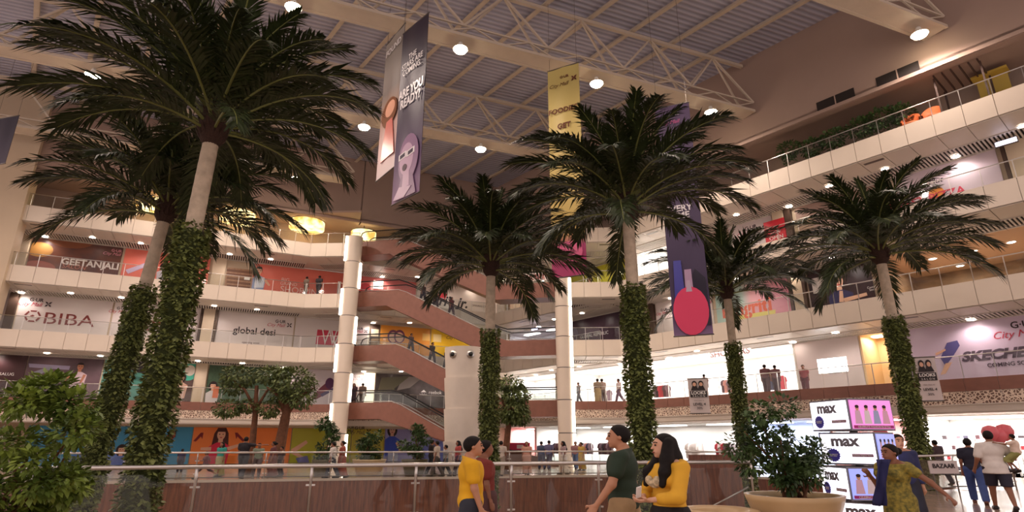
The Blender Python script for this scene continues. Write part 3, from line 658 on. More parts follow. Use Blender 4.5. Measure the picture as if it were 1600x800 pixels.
# plain back walls between the open shops
for w in 'LR':
    ln = LNE(w)
    for k in range(5):
        gaps = sorted(WALLGAPS[(w, k)]); cur = 0.0; z0, z1 = ZB0(k), ZT1(k)
        e = struct(empty('wall_left' if w == 'L' else 'wall_right'))
        for a, b_ in gaps + [(ln.L, ln.L)]:
            if a - cur > .05:
                ubox('wall_panel', M_TAUPE if k == 4 else M_BEIGE, e, ln.P((cur + a) / 2, .18, (z0 + z1) / 2), (a - cur, .3, z1 - z0 + .1), ln.ang)
            cur = max(cur, b_)

# ------------------------------------------------------------------ downlights in the walkway ceilings
dl_r = MB(); dl_r.lathe([(.24, .0), (.24, -.03), (.19, -.035), (.19, 0)], 16, cap=False); DLR = dl_r.mesh('downlight_ring', M_WHITEP, True)
dl_l = MB(); dl_l.lathe([(.19, -.012), (.09, -.035)], 14); DLL = dl_l.mesh('downlight_lens', glow(255, 240, 225, 22), True)
ORD = ['first', 'second', 'third', 'fourth', 'fifth', 'sixth', 'seventh', 'eighth', 'ninth', 'tenth', 'eleventh', 'twelfth']
FLOORW = {1: 'first', 2: 'second', 3: 'third'}
def downlight(p, label, group, lamp=True, e=DOWN_W, col=PINKW):
    o = tag(empty('downlight', p), label, 'light', group); inst('ring', DLR, o); inst('lens', DLL, o)
    if lamp: add_light('downlight_lamp', 'SPOT', (p[0], p[1], p[2] - .06), e, col, .12, 160)
for k in (1, 2, 3):
    zc = (k + 1) * H - 1.15
    for ln, wing, st in ((LW, 'left wing', 3.0), (KL, 'left side of the recess', 2.9), (KR, 'right side of the recess', 3.2), (RW, 'right wing', 2.9)):
        s = 1.4 + .5 * k; j = 0
        while s < ln.L - .3:
            if not (k == 2 and ln is RW and s > 15):
                d = 1.85 if j % 3 else 3.0
                downlight(tuple(ln.P(s, d, zc - (.015 if d < 2 else .06))), '%s downlight from the left in the %s-floor walkway ceiling, %s' % (ORD[j], FLOORW[k], wing), 'downlights, %s floor, %s' % (FLOORW[k], wing), j % 2 == 0, DOWN_W * 2)
            s += st; j += 1
for i, (px, py) in enumerate(((1520, 392), (1580, 378), (1500, 415), (1548, 422), (1457, 404), (1462, 432))):
    ln = SRW; p = at_z(px, py, ZT1(2) - .005); downlight(tuple(p), 'downlight in the brown cafe ceiling, %s' % ['middle of the upper row', 'rightmost', 'middle of the lower row', 'lowest at the right', 'nearest the palm crown', 'lowest at the left'][i], 'downlights in the brown cafe ceiling', i % 2 == 0)
# ------------------------------------------------------------------ round pillars with light strips
def pillar(cx, cy, r, ztop, label, first_left=True):
    e = struct(empty('pillar_round', (cx, cy, 0)))
    n = int(round(ztop / 2.1)); h = ztop / n
    to_cam = math.atan2(-cy, -cx)
    for k in range(n):
        b = MB(); z0 = k * h
        b.lathe([(r, z0 + .03), (r + .02, z0 + h - .03)], 32); b.build('shaft', M_WHITE, e, True)
        b = MB(); b.lathe([(r - .03, z0 - .03), (r - .03, z0 + .05)], 28); b.build('joint_ring', M_STEELD, e, True)
        side = 1 if ((n - k) % 2 == 0) else -1
        if not first_left: side = 1
        a = to_cam + side * R(66)
        b = MB(); b.box((math.cos(a) * (r + .07), math.sin(a) * (r + .07), z0 + h / 2), (.12, .17, h - .1), a)
        b.build('light_strip', glow(255, 240, 222, 5), e)
pillar(-12.35, 43.15, .60, 16.9, 'left'); pillar(3.55, 39.9, .52, 12.65, 'right', False)

# ------------------------------------------------------------------ escalators: from the left landing down to the right landing
EA = V2(-12.0, 44.3); EB = V2(3.9, 41.1); eu = (EB - EA).normalized(); eL = (EB - EA).length; eang = math.atan2(eu.y, eu.x)
X1, X2 = 3.3, 11.9                                     # start and end of the incline along the run
M_STEP = mat('escalator_step', lin(120, 112, 108), .4, metal=.6)
def escalator(level):
    zt = level * H; names = {4: 'from the top terrace', 3: 'from the third upper floor', 2: 'from the second upper floor', 1: 'down to the ground floor'}
    e = tag(empty('escalator', (EA.x, EA.y, zt), eang), 'brown clad escalator descending to the right %s' % names[level], 'escalator', 'stacked escalators')
    prof = [(-.6, .12), (X1, .12), (X1 + .7, -.12), (X2 - .7, -H + .36), (X2, -H + .12), (eL, -H + .12)]
    low = [(eL, -H - 1.0), (X2 - .9, -H - 1.0), (X1 - .9, -1.05), (-.6, -1.05)]
    if level == 1: low = [(eL, -H + .02), (X2 + .9, -H + .02), (X1 - .9, -1.05), (-.6, -1.05)]
    W_ = 1.5
    for y, t in ((0.0, .12), (W_, .12)):
        b = MB(); pts = prof + low; n = len(pts)
        b.add([(x, y - t / 2, z) for x, z in pts] + [(x, y + t / 2, z) for x, z in pts], [tuple(range(n)), tuple(reversed(range(n, 2 * n)))] + [((i + 1) % n, i, n + i, n + (i + 1) % n) for i in range(n)])
        b.build('side_cladding', M_BROWN, e)
    b = MB(); lp = low[::-1]
    for (x0, z0), (x1, z1) in zip(lp, lp[1:]): b.beam((x0, W_ / 2, z0 + .03), (x1, W_ / 2, z1 + .03), W_, .06)
    b.beam((-.62, W_ / 2, .1), (-.62, W_ / 2, -1.05), W_, .06); b.build('underside', M_BROWN, e)
    sm = MB(); sm.box((0, 0, 0), (.42, W_ - .16, .2)); sme = sm.mesh('step', M_STEP) if level == 4 else bpy.data.meshes.get('step')
    x = X1 + .2
    while x < X2 - .2:
        f = (x - X1) / (X2 - X1); inst('step', sme, e, (x, W_ / 2, -H * f - .12)); x += .42
    b = MB(); b.box((X1 / 2 - .3, W_ / 2, -.1), (X1 + .6, W_ - .1, .1)); b.box(((X2 + eL) / 2, W_ / 2, -H - .1), (eL - X2, W_ - .1, .1)); b.build('landing_plate', M_STEP, e)
    for y in (-.02, W_ + .02):
        path = [(.2, .15), (X1, .15), (X1 + .7, -.09), (X2 - .7, -H + .39), (X2, -H + .15), (eL - .6, -H + .15)]
        for (x0, z0), (x1, z1) in zip(path, path[1:]):
            b = MB(); b.add([(x0, y, z0), (x1, y, z1), (x1, y, z1 + .78), (x0, y, z0 + .78), (x0, y + .012, z0), (x1, y + .012, z1), (x1, y + .012, z1 + .78), (x0, y + .012, z0 + .78)],
                            [(0, 1, 2, 3), (7, 6, 5, 4), (1, 0, 4, 5), (2, 1, 5, 6), (3, 2, 6, 7), (0, 3, 7, 4)]); b.build('glass_pane', GLASS, e)
        b = MB(); rp = [(x, y, z + .82) for x, z in path]
        a0 = [(.2 - .42 * math.sin(q), y, .55 - .42 + .84 * 0 + .42 * (1 - math.cos(q)) * 0 + (.42 + .42 * math.cos(q))) for q in (math.pi * .95, math.pi * .75, math.pi * .5, math.pi * .25)]
        a1 = [(eL - .6 + .42 * math.sin(q), y, -H + .13 + (.42 + .42 * math.cos(q))) for q in (math.pi * .25, math.pi * .5, math.pi * .75, math.pi * .95)]
        b.tube(a0 + rp + a1, .045, 8); b.build('handrail', M_BLACK, e, True)
        b = MB(); b.tube([(x, y - .02, z + .03) for x, z in path], .03, 6); b.build('skirt_trim', M_STEEL, e, True)
    ln_ = MB()
    for k in range(9):
        f = (k + .5) / 9; x = X1 + (X2 - X1) * f; b = MB()
    return e
for lv in (4, 3, 2, 1): escalator(lv)
# brown soffit boxes that carry the escalator heads at the left pillar
for lv in (4, 3, 2):
    b = MB(); b.box((-11.9, 44.9, lv * H - .45), (.9, 1.4, 1.1), eang); struct(b.build('beam_landing', M_BROWN))

# ------------------------------------------------------------------ white tapered column of stacked drums
p = at(722, 700, 31.0)
wc = tag(empty('tapered_drum_column', (p.x, 31.0, 0)), 'tall white column of stacked flaring drums with round ports near the top', 'column')
zt = at(722, 545, 31.0).z; nseg = 4; hz = zt / nseg
for k in range(nseg):
    b = MB(); r0 = .86 + .03 * k; b.lathe([(r0, k * hz), (r0 + .10, (k + 1) * hz)], 40); b.build('drum', mat('white_plaster_drum', lin(224, 212, 198), .55, noise=.05, nscale=2), wc, True)
for a in (-30, 22):
    aa = R(-90 + a); rr = 1.02; b = MB(); nx, ny = math.cos(aa), math.sin(aa); c = Vector((nx * rr, ny * rr, zt - .42))
    b.tube([c - Vector((nx, ny, 0)) * .1, c + Vector((nx, ny, 0)) * .05], .2, 16); q = b.build('port_ring', M_STEEL, wc, True)
    b = MB(); b.tube([c, c + Vector((nx, ny, 0)) * .07], .12, 14); b.build('port', M_BLACK, q, True)

# ------------------------------------------------------------------ golden drum lamps under the terrace ceiling
def drum_mat():
    m = bpy.data.materials.new('amber_shade'); m.use_nodes = True; nt = m.node_tree; b = nt.nodes['Principled BSDF']; geo = nt.nodes.new('ShaderNodeNewGeometry')
    n = nt.nodes.new('ShaderNodeTexNoise'); n.inputs['Scale'].default_value = 1.2; n.inputs['Detail'].default_value = 3
    rp = nt.nodes.new('ShaderNodeValToRGB'); rp.color_ramp.elements[0].position = .38; rp.color_ramp.elements[1].position = .55
    rp.color_ramp.elements[0].color = (*lin(206, 150, 70), 1); rp.color_ramp.elements[1].color = (*lin(255, 236, 170), 1)
    nt.links.new(geo.outputs['Position'], n.inputs['Vector']); nt.links.new(n.outputs['Fac'], rp.inputs['Fac'])
    nt.links.new(rp.outputs['Color'], b.inputs['Emission Color']); b.inputs['Emission Strength'].default_value = 1.5; b.inputs['Base Color'].default_value = (.5, .35, .15, 1)
    return m
M_AMBER = drum_mat()
for px, py, rad, lb in ((236, 318, 1.3, 'between the two leftmost palm trunks'), (372, 337, 1.38, 'right of the tallest palm trunk'), (480, 350, 1.42, 'in the middle of the left terrace'), (568, 366, 1.05, 'above the left pillar')):
    p = at(px, py, {236: 40.7, 372: 43.65, 480: 45.95, 568: 46.7}[px]); p.z -= .14; o = tag(empty('drum_lamp', p), 'golden glowing drum lamp hung under the terrace ceiling, %s' % lb, 'lamp', 'golden drum lamps')
    b = MB(); b.lathe([(rad * .86, -.36), (rad, -.30), (rad, .30), (rad * .9, .36)], 32); b.build('shade', M_AMBER, o, True)
    b = MB(); b.tube([(rad * math.cos(a), rad * math.sin(a), .31) for a in [2 * math.pi * i / 32 for i in range(33)]], .04, 6, False); b.build('rim', M_STEELD, o, True)
    b = MB(); b.tube([(0, 0, .3), (0, 0, 19.45 - p.z)], .04, 6); b.build('rod', M_STEELD, o)
    add_light('drum_lamp_glow', 'POINT', (p.x, p.y, p.z - .8), 60, (1, .75, .4), .5)

# ------------------------------------------------------------------ hanging banners (real lengths of vinyl hung from the roof)
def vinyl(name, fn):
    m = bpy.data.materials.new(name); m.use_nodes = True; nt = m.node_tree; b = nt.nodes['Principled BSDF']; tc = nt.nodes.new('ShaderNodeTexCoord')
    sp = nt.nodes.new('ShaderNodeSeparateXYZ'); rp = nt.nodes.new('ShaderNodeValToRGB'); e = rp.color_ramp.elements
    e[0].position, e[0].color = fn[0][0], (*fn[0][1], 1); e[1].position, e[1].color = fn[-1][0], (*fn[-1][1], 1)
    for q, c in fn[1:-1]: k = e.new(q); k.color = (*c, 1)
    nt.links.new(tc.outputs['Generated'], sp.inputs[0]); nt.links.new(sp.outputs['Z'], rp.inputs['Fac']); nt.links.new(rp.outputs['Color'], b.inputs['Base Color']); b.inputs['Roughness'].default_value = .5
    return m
class Banner:
    def __init__(s, bl, br, top, m, label, wav=.03):     # bl, br: bottom corners (Vectors), top: height of the top edge
        bl = Vector(bl); br = Vector(br); s.t = .02; s.n = 0; s.w = (V2(br.x, br.y) - V2(bl.x, bl.y)).length; s.z0 = (bl.z + br.z) / 2; s.h = top - s.z0
        s.ang = math.atan2(br.y - bl.y, br.x - bl.x); s.org = Vector((bl.x, bl.y, s.z0))
        b = MB(); nx, nz = 12, 24
        for f in (-1, 1):
            for j in range(nz + 1):
                for i in range(nx + 1):
                    u = i / nx; v = j / nz; b.v.append((u * s.w, f * .01 + wav * math.sin(u * 9) * (1 - abs(v - .5)), v * s.h))
        N = (nx + 1) * (nz + 1)
        for j in range(nz):
            for i in range(nx):
                a = j * (nx + 1) + i; b.f.append((a, a + 1, a + nx + 2, a + nx + 1)); b.f.append((a + N, a + N + nx + 1, a + N + nx + 2, a + N + 1)); b.mi += [0, 0]
        s.e = tag(empty('hanging_banner', s.org, s.ang), label, 'banner', 'long banners hung from the roof'); s.e.parent = None
        s.o = b.build('sheet', m, s.e, True)
        for z, nm in ((0, 'bottom_bar'), (s.h, 'top_bar')):
            q = MB(); q.tube([(-.03, 0, z), (s.w + .03, 0, z)], .03, 8); q.build(nm, M_STEELD, s.e, True)
        for x in (.1, s.w - .1):
            q = MB(); q.tube([(x, 0, s.h), (x, 0, 24.6 - s.z0)], .008, 5); q.build('cable', M_STEELD, s.e)
        s.o = s.e; s.t = .09
    def put(s, body, fx, fz, fw, m, **k):     # centre fx, fz and width fw as fractions of the banner's width / metres of height from the bottom
        me = text_mesh(body, m, width=fw * s.w, **k); o = inst('lettering', me, s.e); s.n += 1; o.location = (fx * s.w, -.06 - .001 * s.n, fz); o.rotation_euler = (R(90), 0, 0)
    def loc(s, px, py): return px * s.w, py
    poly = Sign.poly
def bn_disc(bn, cx, cz, rx, rz, m, n=22):
    bn.poly([(cx + rx * math.cos(2 * math.pi * i / n), cz + rz * math.sin(2 * math.pi * i / n)) for i in range(n)], m, 'print', False)
VW = paint(232, 226, 228, .3)
# dark violet banner with the question
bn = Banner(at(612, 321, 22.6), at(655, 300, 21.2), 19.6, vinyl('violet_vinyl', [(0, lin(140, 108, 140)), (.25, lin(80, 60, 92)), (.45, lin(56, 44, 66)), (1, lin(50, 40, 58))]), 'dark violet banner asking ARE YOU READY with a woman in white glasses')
hh = bn.h
bn.put('THE\nSTARS ARE\nCOMING.', .5, hh * .765, .80, VW, bold=.01, height=hh * .115); bn.put('ARE YOU\nREADY?', .5, hh * .57, .92, VW, bold=.03, height=hh * .115)
w_ = bn.w; PV = paint(196, 166, 190, .3)
bn_disc(bn, w_ * .56, hh * .21, w_ * .36, hh * .13, paint(150, 120, 150, .3)); bn.poly([(w_ * .2, 0.05), (w_ * .9, .05), (w_ * .75, hh * .12), (w_ * .35, hh * .12)], paint(140, 110, 140, .3), 'print', False)
bn_disc(bn, w_ * .5, hh * .21, w_ * .25, hh * .085, PV); bn.poly([(w_ * .4, hh * .06), (w_ * .66, hh * .06), (w_ * .62, hh * .16), (w_ * .42, hh * .16)], PV, 'print', False)
for sx in (.36, .66):
    bn.poly([(w_ * (sx - .15), hh * .215), (w_ * (sx + .13), hh * .222), (w_ * (sx + .13), hh * .255), (w_ * (sx - .15), hh * .248)], VW, 'print', False); bn.poly([(w_ * (sx - .10), hh * .222), (w_ * (sx + .08), hh * .228), (w_ * (sx + .08), hh * .248), (w_ * (sx - .10), hh * .242)], paint(60, 50, 70, .3), 'print', False)
bn_disc(bn, w_ * .46, hh * .165, w_ * .08, hh * .018, paint(70, 40, 60, .3)); bn.poly([(w_ * .1, .1), (w_ * .5, .05), (w_ * .75, hh * .05), (w_ * .3, hh * .07)], PV, 'print', False)
# grey banner behind it
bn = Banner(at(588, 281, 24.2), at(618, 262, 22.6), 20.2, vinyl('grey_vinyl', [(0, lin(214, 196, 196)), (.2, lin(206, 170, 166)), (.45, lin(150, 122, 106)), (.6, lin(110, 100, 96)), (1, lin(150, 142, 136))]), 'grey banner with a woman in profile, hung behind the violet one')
hh = bn.h; w_ = bn.w
bn.put('FOUND', .5, hh * .9, .8, VW, bold=.02); bn_disc(bn, w_ * .5, hh * .42, w_ * .4, hh * .10, paint(120, 76, 50, .3)); bn_disc(bn, w_ * .55, hh * .44, w_ * .25, hh * .055, paint(214, 160, 134, .3)); bn.poly([(w_ * .2, hh * .1), (w_ * .9, hh * .1), (w_ * .7, hh * .36), (w_ * .4, hh * .36)], paint(206, 120, 110, .3), 'print', False)
# mustard banner
bl = at(863, 440, 26.4); br = at(917, 424, 25.6)
bn = Banner(bl, br, at(888, 105, 26).z, vinyl('mustard_vinyl', [(0, lin(190, 70, 120)), (.13, lin(170, 60, 110)), (.2, lin(206, 176, 96)), (.3, lin(206, 180, 104)), (1, lin(206, 188, 116))]), 'mustard yellow banner reading FOODIES GET READY with a pink base')
hh = bn.h; w_ = bn.w; MR = paint(110, 60, 50, .3)
bn.put('G\u00b7UR', .55, hh * .945, .28, MR, bold=.02); bn.put('City Mall', .38, hh * .905, .62, paint(120, 84, 56, .3), shear=.35)
for a in range(4): bn.poly([(w_ * .85 + math.cos(R(45 + 90 * a) + q) * r_ + math.cos(R(45 + 90 * a)) * .1, hh * .925 + math.sin(R(45 + 90 * a) + q) * r_ + math.sin(R(45 + 90 * a)) * .1) for q, r_ in ((0, .1), (R(90), .05), (R(180), .1), (R(270), .05))], MR, 'emblem', False)
bn.put('FOODIES.', .5, hh * .775, .94, MR, bold=.02); bn.put('GET', .5, hh * .695, .42, MR, bold=.03); bn.put('READY', .5, hh * .625, .7, MR, bold=.03)
bn_disc(bn, w_ * .5, hh * .10, w_ * .42, hh * .05, paint(226, 110, 150, .3)); bn.put('MAMA', .5, hh * .10, .4, paint(120, 30, 60, .3))
# purple banner with the red ball
bl = at(1054, 532, 24.6); br = at(1114, 516, 24.0)
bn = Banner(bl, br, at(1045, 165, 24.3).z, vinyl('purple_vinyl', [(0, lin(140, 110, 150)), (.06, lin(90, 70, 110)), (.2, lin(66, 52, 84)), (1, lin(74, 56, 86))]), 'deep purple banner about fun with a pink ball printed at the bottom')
hh = bn.h; w_ = bn.w
bn.put('G\u00b7UR', .5, hh * .955, .36, VW, bold=.02); bn.put('City Mall', .4, hh * .915, .6, paint(190, 90, 140, .3), shear=.35); bn.put('FUN', .6, hh * .70, .5, VW, bold=.04); bn.put('EVERY\nTIME', .45, hh * .505, .72, VW, bold=.03)
bn.poly([(w_ * .52, .5), (w_ * .98, .4), (w_ * .95, hh * .22), (w_ * .7, hh * .26), (w_ * .5, hh * .2)], paint(50, 46, 62, .3), 'print', False); bn.poly([(w_ * .1, hh * .1), (w_ * .4, hh * .1), (w_ * .35, hh * .3), (w_ * .15, hh * .3)], paint(84, 84, 170, .3), 'print', False)
bn.poly([(w_ * .4, hh * .12), (w_ * .62, hh * .12), (w_ * .6, hh * .26), (w_ * .42, hh * .26)], paint(190, 160, 190, .3), 'print', False); bn_disc(bn, w_ * .5, hh * .095, w_ * .46, hh * .095, paint(232, 72, 112, .5)); bn.poly([(w_ * .42, hh * .17), (w_ * .58, hh * .17), (w_ * .54, hh * .215), (w_ * .46, hh * .215)], paint(200, 180, 200, .3), 'print', False)
# dark banner at the left edge
bn = Banner(at(-30, 262, 30.5), at(8, 255, 30), 19.8, vinyl('navy_vinyl', [(0, lin(54, 46, 60)), (1, lin(48, 42, 56))]), 'dark navy banner cut off by the left edge of the view')

# small two-sided banners on brackets under the first floor
for (x0, y0, x1, y1, D, lb) in ((1075, 648, 1110, 644, 33.0, 'left of the potted ficus'), (1436, 629, 1474, 624, 25.6, 'behind the right-hand palm trunk')):
    bl = at(x0 + 4, y0, D); br = at(x1, y1, D - .3); zt_ = at(x0, y0 - 56 if x0 < 1200 else y0 - 70, D).z
    bn = Banner(bl, br, zt_, paint(218, 204, 200, .3), 'white salon banner reading LOOKS and LEVEL 4, %s' % lb, .0); bn.e['group'] = 'small bracket banners'
    for c in list(bn.e.children):
        if c.name.startswith('cable'): bpy.data.objects.remove(c)
    hh, w_ = bn.h, bn.w
    bn.put('LEVEL 4', .5, hh * .26, .62, INK, bold=.02); bn.put('Now Open At', .5, hh * .36, .5, paint(120, 100, 96)); bn.put('30%', .5, hh * .15, .28, INK); bn.poly([(w_ * .08, hh * .46), (w_ * .92, hh * .46), (w_ * .92, hh * .64), (w_ * .08, hh * .64)], INK, 'print', False); bn.put('LOOKS', .5, hh * .585, .72, WHT, bold=.03); bn.put('S A L O N', .5, hh * .495, .6, WHT)
    for fx in (.33, .66):
        bn.poly([(w_ * (fx - .2), hh * .66), (w_ * (fx + .2), hh * .66), (w_ * (fx + .1), hh * .79), (w_ * (fx - .1), hh * .79)], INK, 'print', False); bn_disc(bn, w_ * fx, hh * .85, w_ * .13, hh * .085, INK); bn_disc(bn, w_ * fx, hh * .83, w_ * .09, hh * .055, SKIN)
    d_ = (RW.P(0, 0, 0) - RW.P(0, 1, 0))
    c = MB(); c.tube([(w_ * .5, 0, hh), (w_ * .5, .9, hh)], .025, 6); c.build('bracket', M_STEELD, bn.e)
# ------------------------------------------------------------------ palms growing up through the void
M_LEAF = mat('palm_leaf', lin(48, 58, 30), .45, noise=.45, nscale=3, spec=.35)
M_RACH = mat('palm_rachis', lin(112, 116, 62), .5)
M_TRUNK = mat('palm_trunk', lin(196, 178, 156), .8, noise=.22, nscale=5, bump=.6, bscale=14)
M_FIBRE = mat('palm_fibre', lin(62, 42, 34), .9, noise=.3, nscale=20, bump=.8, bscale=50)
M_VINE = mat('vine_leaf', lin(130, 138, 78), .5, noise=.5, nscale=6, col2=lin(64, 76, 38))
M_VINEC = mat('vine_core', lin(60, 68, 34), .9)

def frond(L, e0, e1, seed, nl=66):
    rnd = random.Random(seed); N = 16; pts = []; p = Vector((0, 0, 0)); az = 0.0; side = rnd.uniform(-.10, .10)
    dirs = []
    for i in range(N + 1):
        t = i / N; e = R(e0 + (e1 - e0) * t ** 1.25); az = side * t * 2
        d = Vector((math.cos(e) * math.cos(az), math.cos(e) * math.sin(az), math.sin(e))); pts.append(p.copy()); dirs.append(d); p = p + d * (L / N)
    b = MB(); b.cm = 1; b.tube(pts, [.035 * (1 - .85 * i / N) + .004 for i in range(N + 1)], 5, False); b.cm = 0
    def at_t(t):
        f = t * N; i = min(int(f), N - 1); g = f - i; return pts[i].lerp(pts[i + 1], g), dirs[i].lerp(dirs[i + 1], g).normalized()
    for k in range(nl):
        t = .13 + .87 * (k / (nl - 1)) ** .95; q, d = at_t(t); y = Vector((0, 0, 1)).cross(d).normalized(); up = d.cross(y)
        ll = (.40 + .52 * math.sin(math.pi * min(1, t * .95 + .05)) ** .6) * (L / 3.9) * rnd.uniform(.88, 1.08)
        for sg in (-1, 1):
            sw = R(56 - 34 * t + rnd.uniform(-9, 9)); v = R(18 - 10 * t + rnd.uniform(-16, 16))
            ld = (y * sg * math.sin(sw) * math.cos(v) + d * math.cos(sw) + up * math.sin(v) * math.sin(sw)).normalized()
            wd = d.cross(ld).normalized().cross(ld).normalized(); w = .026 * (L / 3.9) + .006
            m_ = q + ld * ll * .5; tip = q + ld * ll + Vector((0, 0, -1)) * ll * rnd.uniform(.08, .3)
            wd2 = wd * w
            b.add([q - wd2 * .5, q + wd2 * .5, m_ + wd2, m_ - wd2, tip], [(0, 1, 2, 3), (3, 2, 4)])
    return b.mesh('frond', [M_LEAF, M_RACH])
FR = {}
for cl, (e0, e1, L) in {'spear': (80, 50, 2.2), 'up': (60, 10, 3.3), 'mid': (42, -22, 3.9), 'low': (24, -38, 4.0), 'hang': (0, -62, 3.5)}.items():
    FR[cl] = [frond(L, e0 + 3 * q, e1 + 4 * q, hash(cl) % 97 + q) if False else frond(L, e0 + 3 * q, e1 + 4 * q, len(cl) * 31 + q) for q in range(2)]
def vine_mesh():
    rnd = random.Random(5); b = MB(); z0, z1 = -4.4, 6.0
    b.cm = 1; prof = []; z = z0
    while z < z1: prof.append((.34 + .03 * math.sin(z * 3.1) + .02 * math.sin(z * 7.7), z)); z += .3
    prof.append((.22, z1)); b.lathe(prof, 14); b.cm = 0
    for i in range(9500):
        a = rnd.uniform(0, 2 * math.pi); z = z0 + (z1 - z0 + .08) * rnd.random() ** .85
        r = .35 + .10 * rnd.random() + .035 * math.sin(z * 4 + 2 * a)
        c = Vector((r * math.cos(a), r * math.sin(a), z)); out = Vector((math.cos(a), math.sin(a), 0)); tang = Vector((-math.sin(a), math.cos(a), 0))
        d = (out * rnd.uniform(.3, 1.1) + tang * rnd.uniform(-.9, .9) + Vector((0, 0, rnd.uniform(-.9, .35)))).normalized()
        s = d.cross(Vector((rnd.uniform(-.4, .4), rnd.uniform(-.4, .4), 1))).normalized(); l = rnd.uniform(.09, .18); w = l * .38
        b.add([c, c + d * l * .5 + s * w, c + d * l, c + d * l * .5 - s * w], [(0, 1, 2, 3)])
    return b.mesh('vine', [M_VINE, M_VINEC])
VINE = vine_mesh()
b = MB(); prof = []; z = -4.5
while z <= 8.32: prof.append((.215 - .005 * max(z, 0) + .0025 * math.sin(z * 21) + 0, z)); z += .075
b.lathe(prof, 18); TRUNK = b.mesh('trunk', M_TRUNK, True)
b = MB(); b.lathe([(.17, 8.1), (.30, 8.3), (.34, 8.55), (.30, 8.9), (.2, 9.25), (.08, 9.6)], 16)
rr = random.Random(3)
for i in range(60):
    a = rr.uniform(0, 6.28); z = rr.uniform(8.25, 9.1); o_ = Vector((math.cos(a), math.sin(a), 0)); t_ = Vector((-math.sin(a), math.cos(a), 0)); c = o_ * .28 + Vector((0, 0, z))
    b.add([c - t_ * .06, c + t_ * .06, c + o_ * rr.uniform(.1, .2) + Vector((0, 0, rr.uniform(.1, .4)))], [(0, 1, 2)])
SHAFT = b.mesh('crown_shaft', M_FIBRE)
def palm(px, py, D, label, seed, rot=0.0, vs=1.0, fs=1.0, tilt=0.0):
    q = at(px, py, D); rnd = random.Random(seed)        # px, py: where the crown meets the trunk
    tq = math.tan(R(tilt)); o = tag(empty('palm_tree', (q.x - tq * q.z, q.y, 0)), label, 'palm tree', 'tall palms with vine-wrapped trunks')
    o.rotation_euler = (Matrix.Rotation(R(tilt), 3, 'Y') @ Matrix.Rotation(rot, 3, 'Z')).to_euler()
    t = inst('trunk', TRUNK, o); t.location.z = q.z - 8.3; c = inst('crown_shaft', SHAFT, o); c.location.z = q.z - 8.3
    v = stuff(inst('vine', VINE, o, sc=(vs, vs, 1))); v.location.z = q.z - 8.3
    plan = [('spear', 5, 9.25), ('up', 11, 9.1), ('mid', 14, 8.85), ('low', 14, 8.6), ('hang', 4, 8.4)]
    g = 0
    for cl, n, z in plan:
        for i in range(n):
            a = 2 * math.pi * (i + rnd.uniform(-.25, .25)) / n + g * .9; sc = fs * rnd.uniform(.9, 1.06)
            f = inst('frond', FR[cl][rnd.randrange(2)], o, (math.cos(a) * .12, math.sin(a) * .12, z + q.z - 8.3 + rnd.uniform(-.1, .1)), a, (sc, sc, sc)); f.rotation_euler = (rnd.uniform(-.12, .12), rnd.uniform(-.1, .1), a)
        g += 1
    return o
palm(331, 216, 12.3, 'tallest palm with vine-covered trunk, its crown cut by the top edge', 1, .3, .80, tilt=1.4)
palm(258, 338, 17.0, 'palm just behind the tallest one, with a slanting vine-covered trunk', 2, 1.1, .76, tilt=4.8)
palm(767, 425, 21.5, 'slender palm in front of the white tapered drum column', 3, 2.0, .74, .98)
palm(981, 338, 17.0, 'palm with thick vine trunk standing before the round right pillar', 4, 2.6, .82)
palm(1136, 462, 27.0, 'smallest palm, standing behind the potted ficus', 5, .7, .76)
palm(1376, 406, 21.4, 'palm at the right, behind the small white LOOKS banner', 6, 3.3, .78)

# ------------------------------------------------------------------ leafy plants
def leaves(b, rnd, c, r, n, l0, l1, flat=.3, droop=.3, shell=.55):
    c = Vector(c)
    for i in range(n):
        d = Vector((rnd.gauss(0, 1), rnd.gauss(0, 1), rnd.gauss(0, 1))).normalized(); f = shell + (1 - shell) * rnd.random()
        p = c + Vector((d.x * r[0] * f, d.y * r[1] * f, d.z * r[2] * f)); l = rnd.uniform(l0, l1); w = l * .30
        q = (d + Vector((rnd.uniform(-.7, .7), rnd.uniform(-.7, .7), rnd.uniform(-.5, .5) - droop))).normalized()
        s = q.cross(Vector((rnd.uniform(-flat, flat), rnd.uniform(-flat, flat), 1))).normalized(); m = p + q * l * .45 + Vector((0, 0, l * .06))
        b.add([p, m + s * w, p + q * l, m - s * w], [(0, 1, 2, 3)])
M_LEAFG = mat('bright_shrub_leaf', lin(132, 150, 62), .45, noise=.55, nscale=2.5, col2=lin(58, 84, 34))
M_LEAFD = mat('deep_green_leaf', lin(82, 108, 58), .42, noise=.5, nscale=3, col2=lin(28, 46, 28))
M_LEAFH = mat('hanging_leaf', lin(110, 122, 66), .5, noise=.5, nscale=3, col2=lin(40, 54, 26))
M_BARK = mat('bark', lin(112, 74, 52), .85, noise=.3, nscale=8, bump=.7, bscale=20)
M_POT = mat('beige_pot', lin(206, 176, 132), .35, noise=.06, nscale=3)
M_POTD = mat('dark_green_pot', lin(92, 84, 62), .5)
M_SOIL = mat('soil', lin(60, 44, 34), .95, noise=.4, nscale=20)
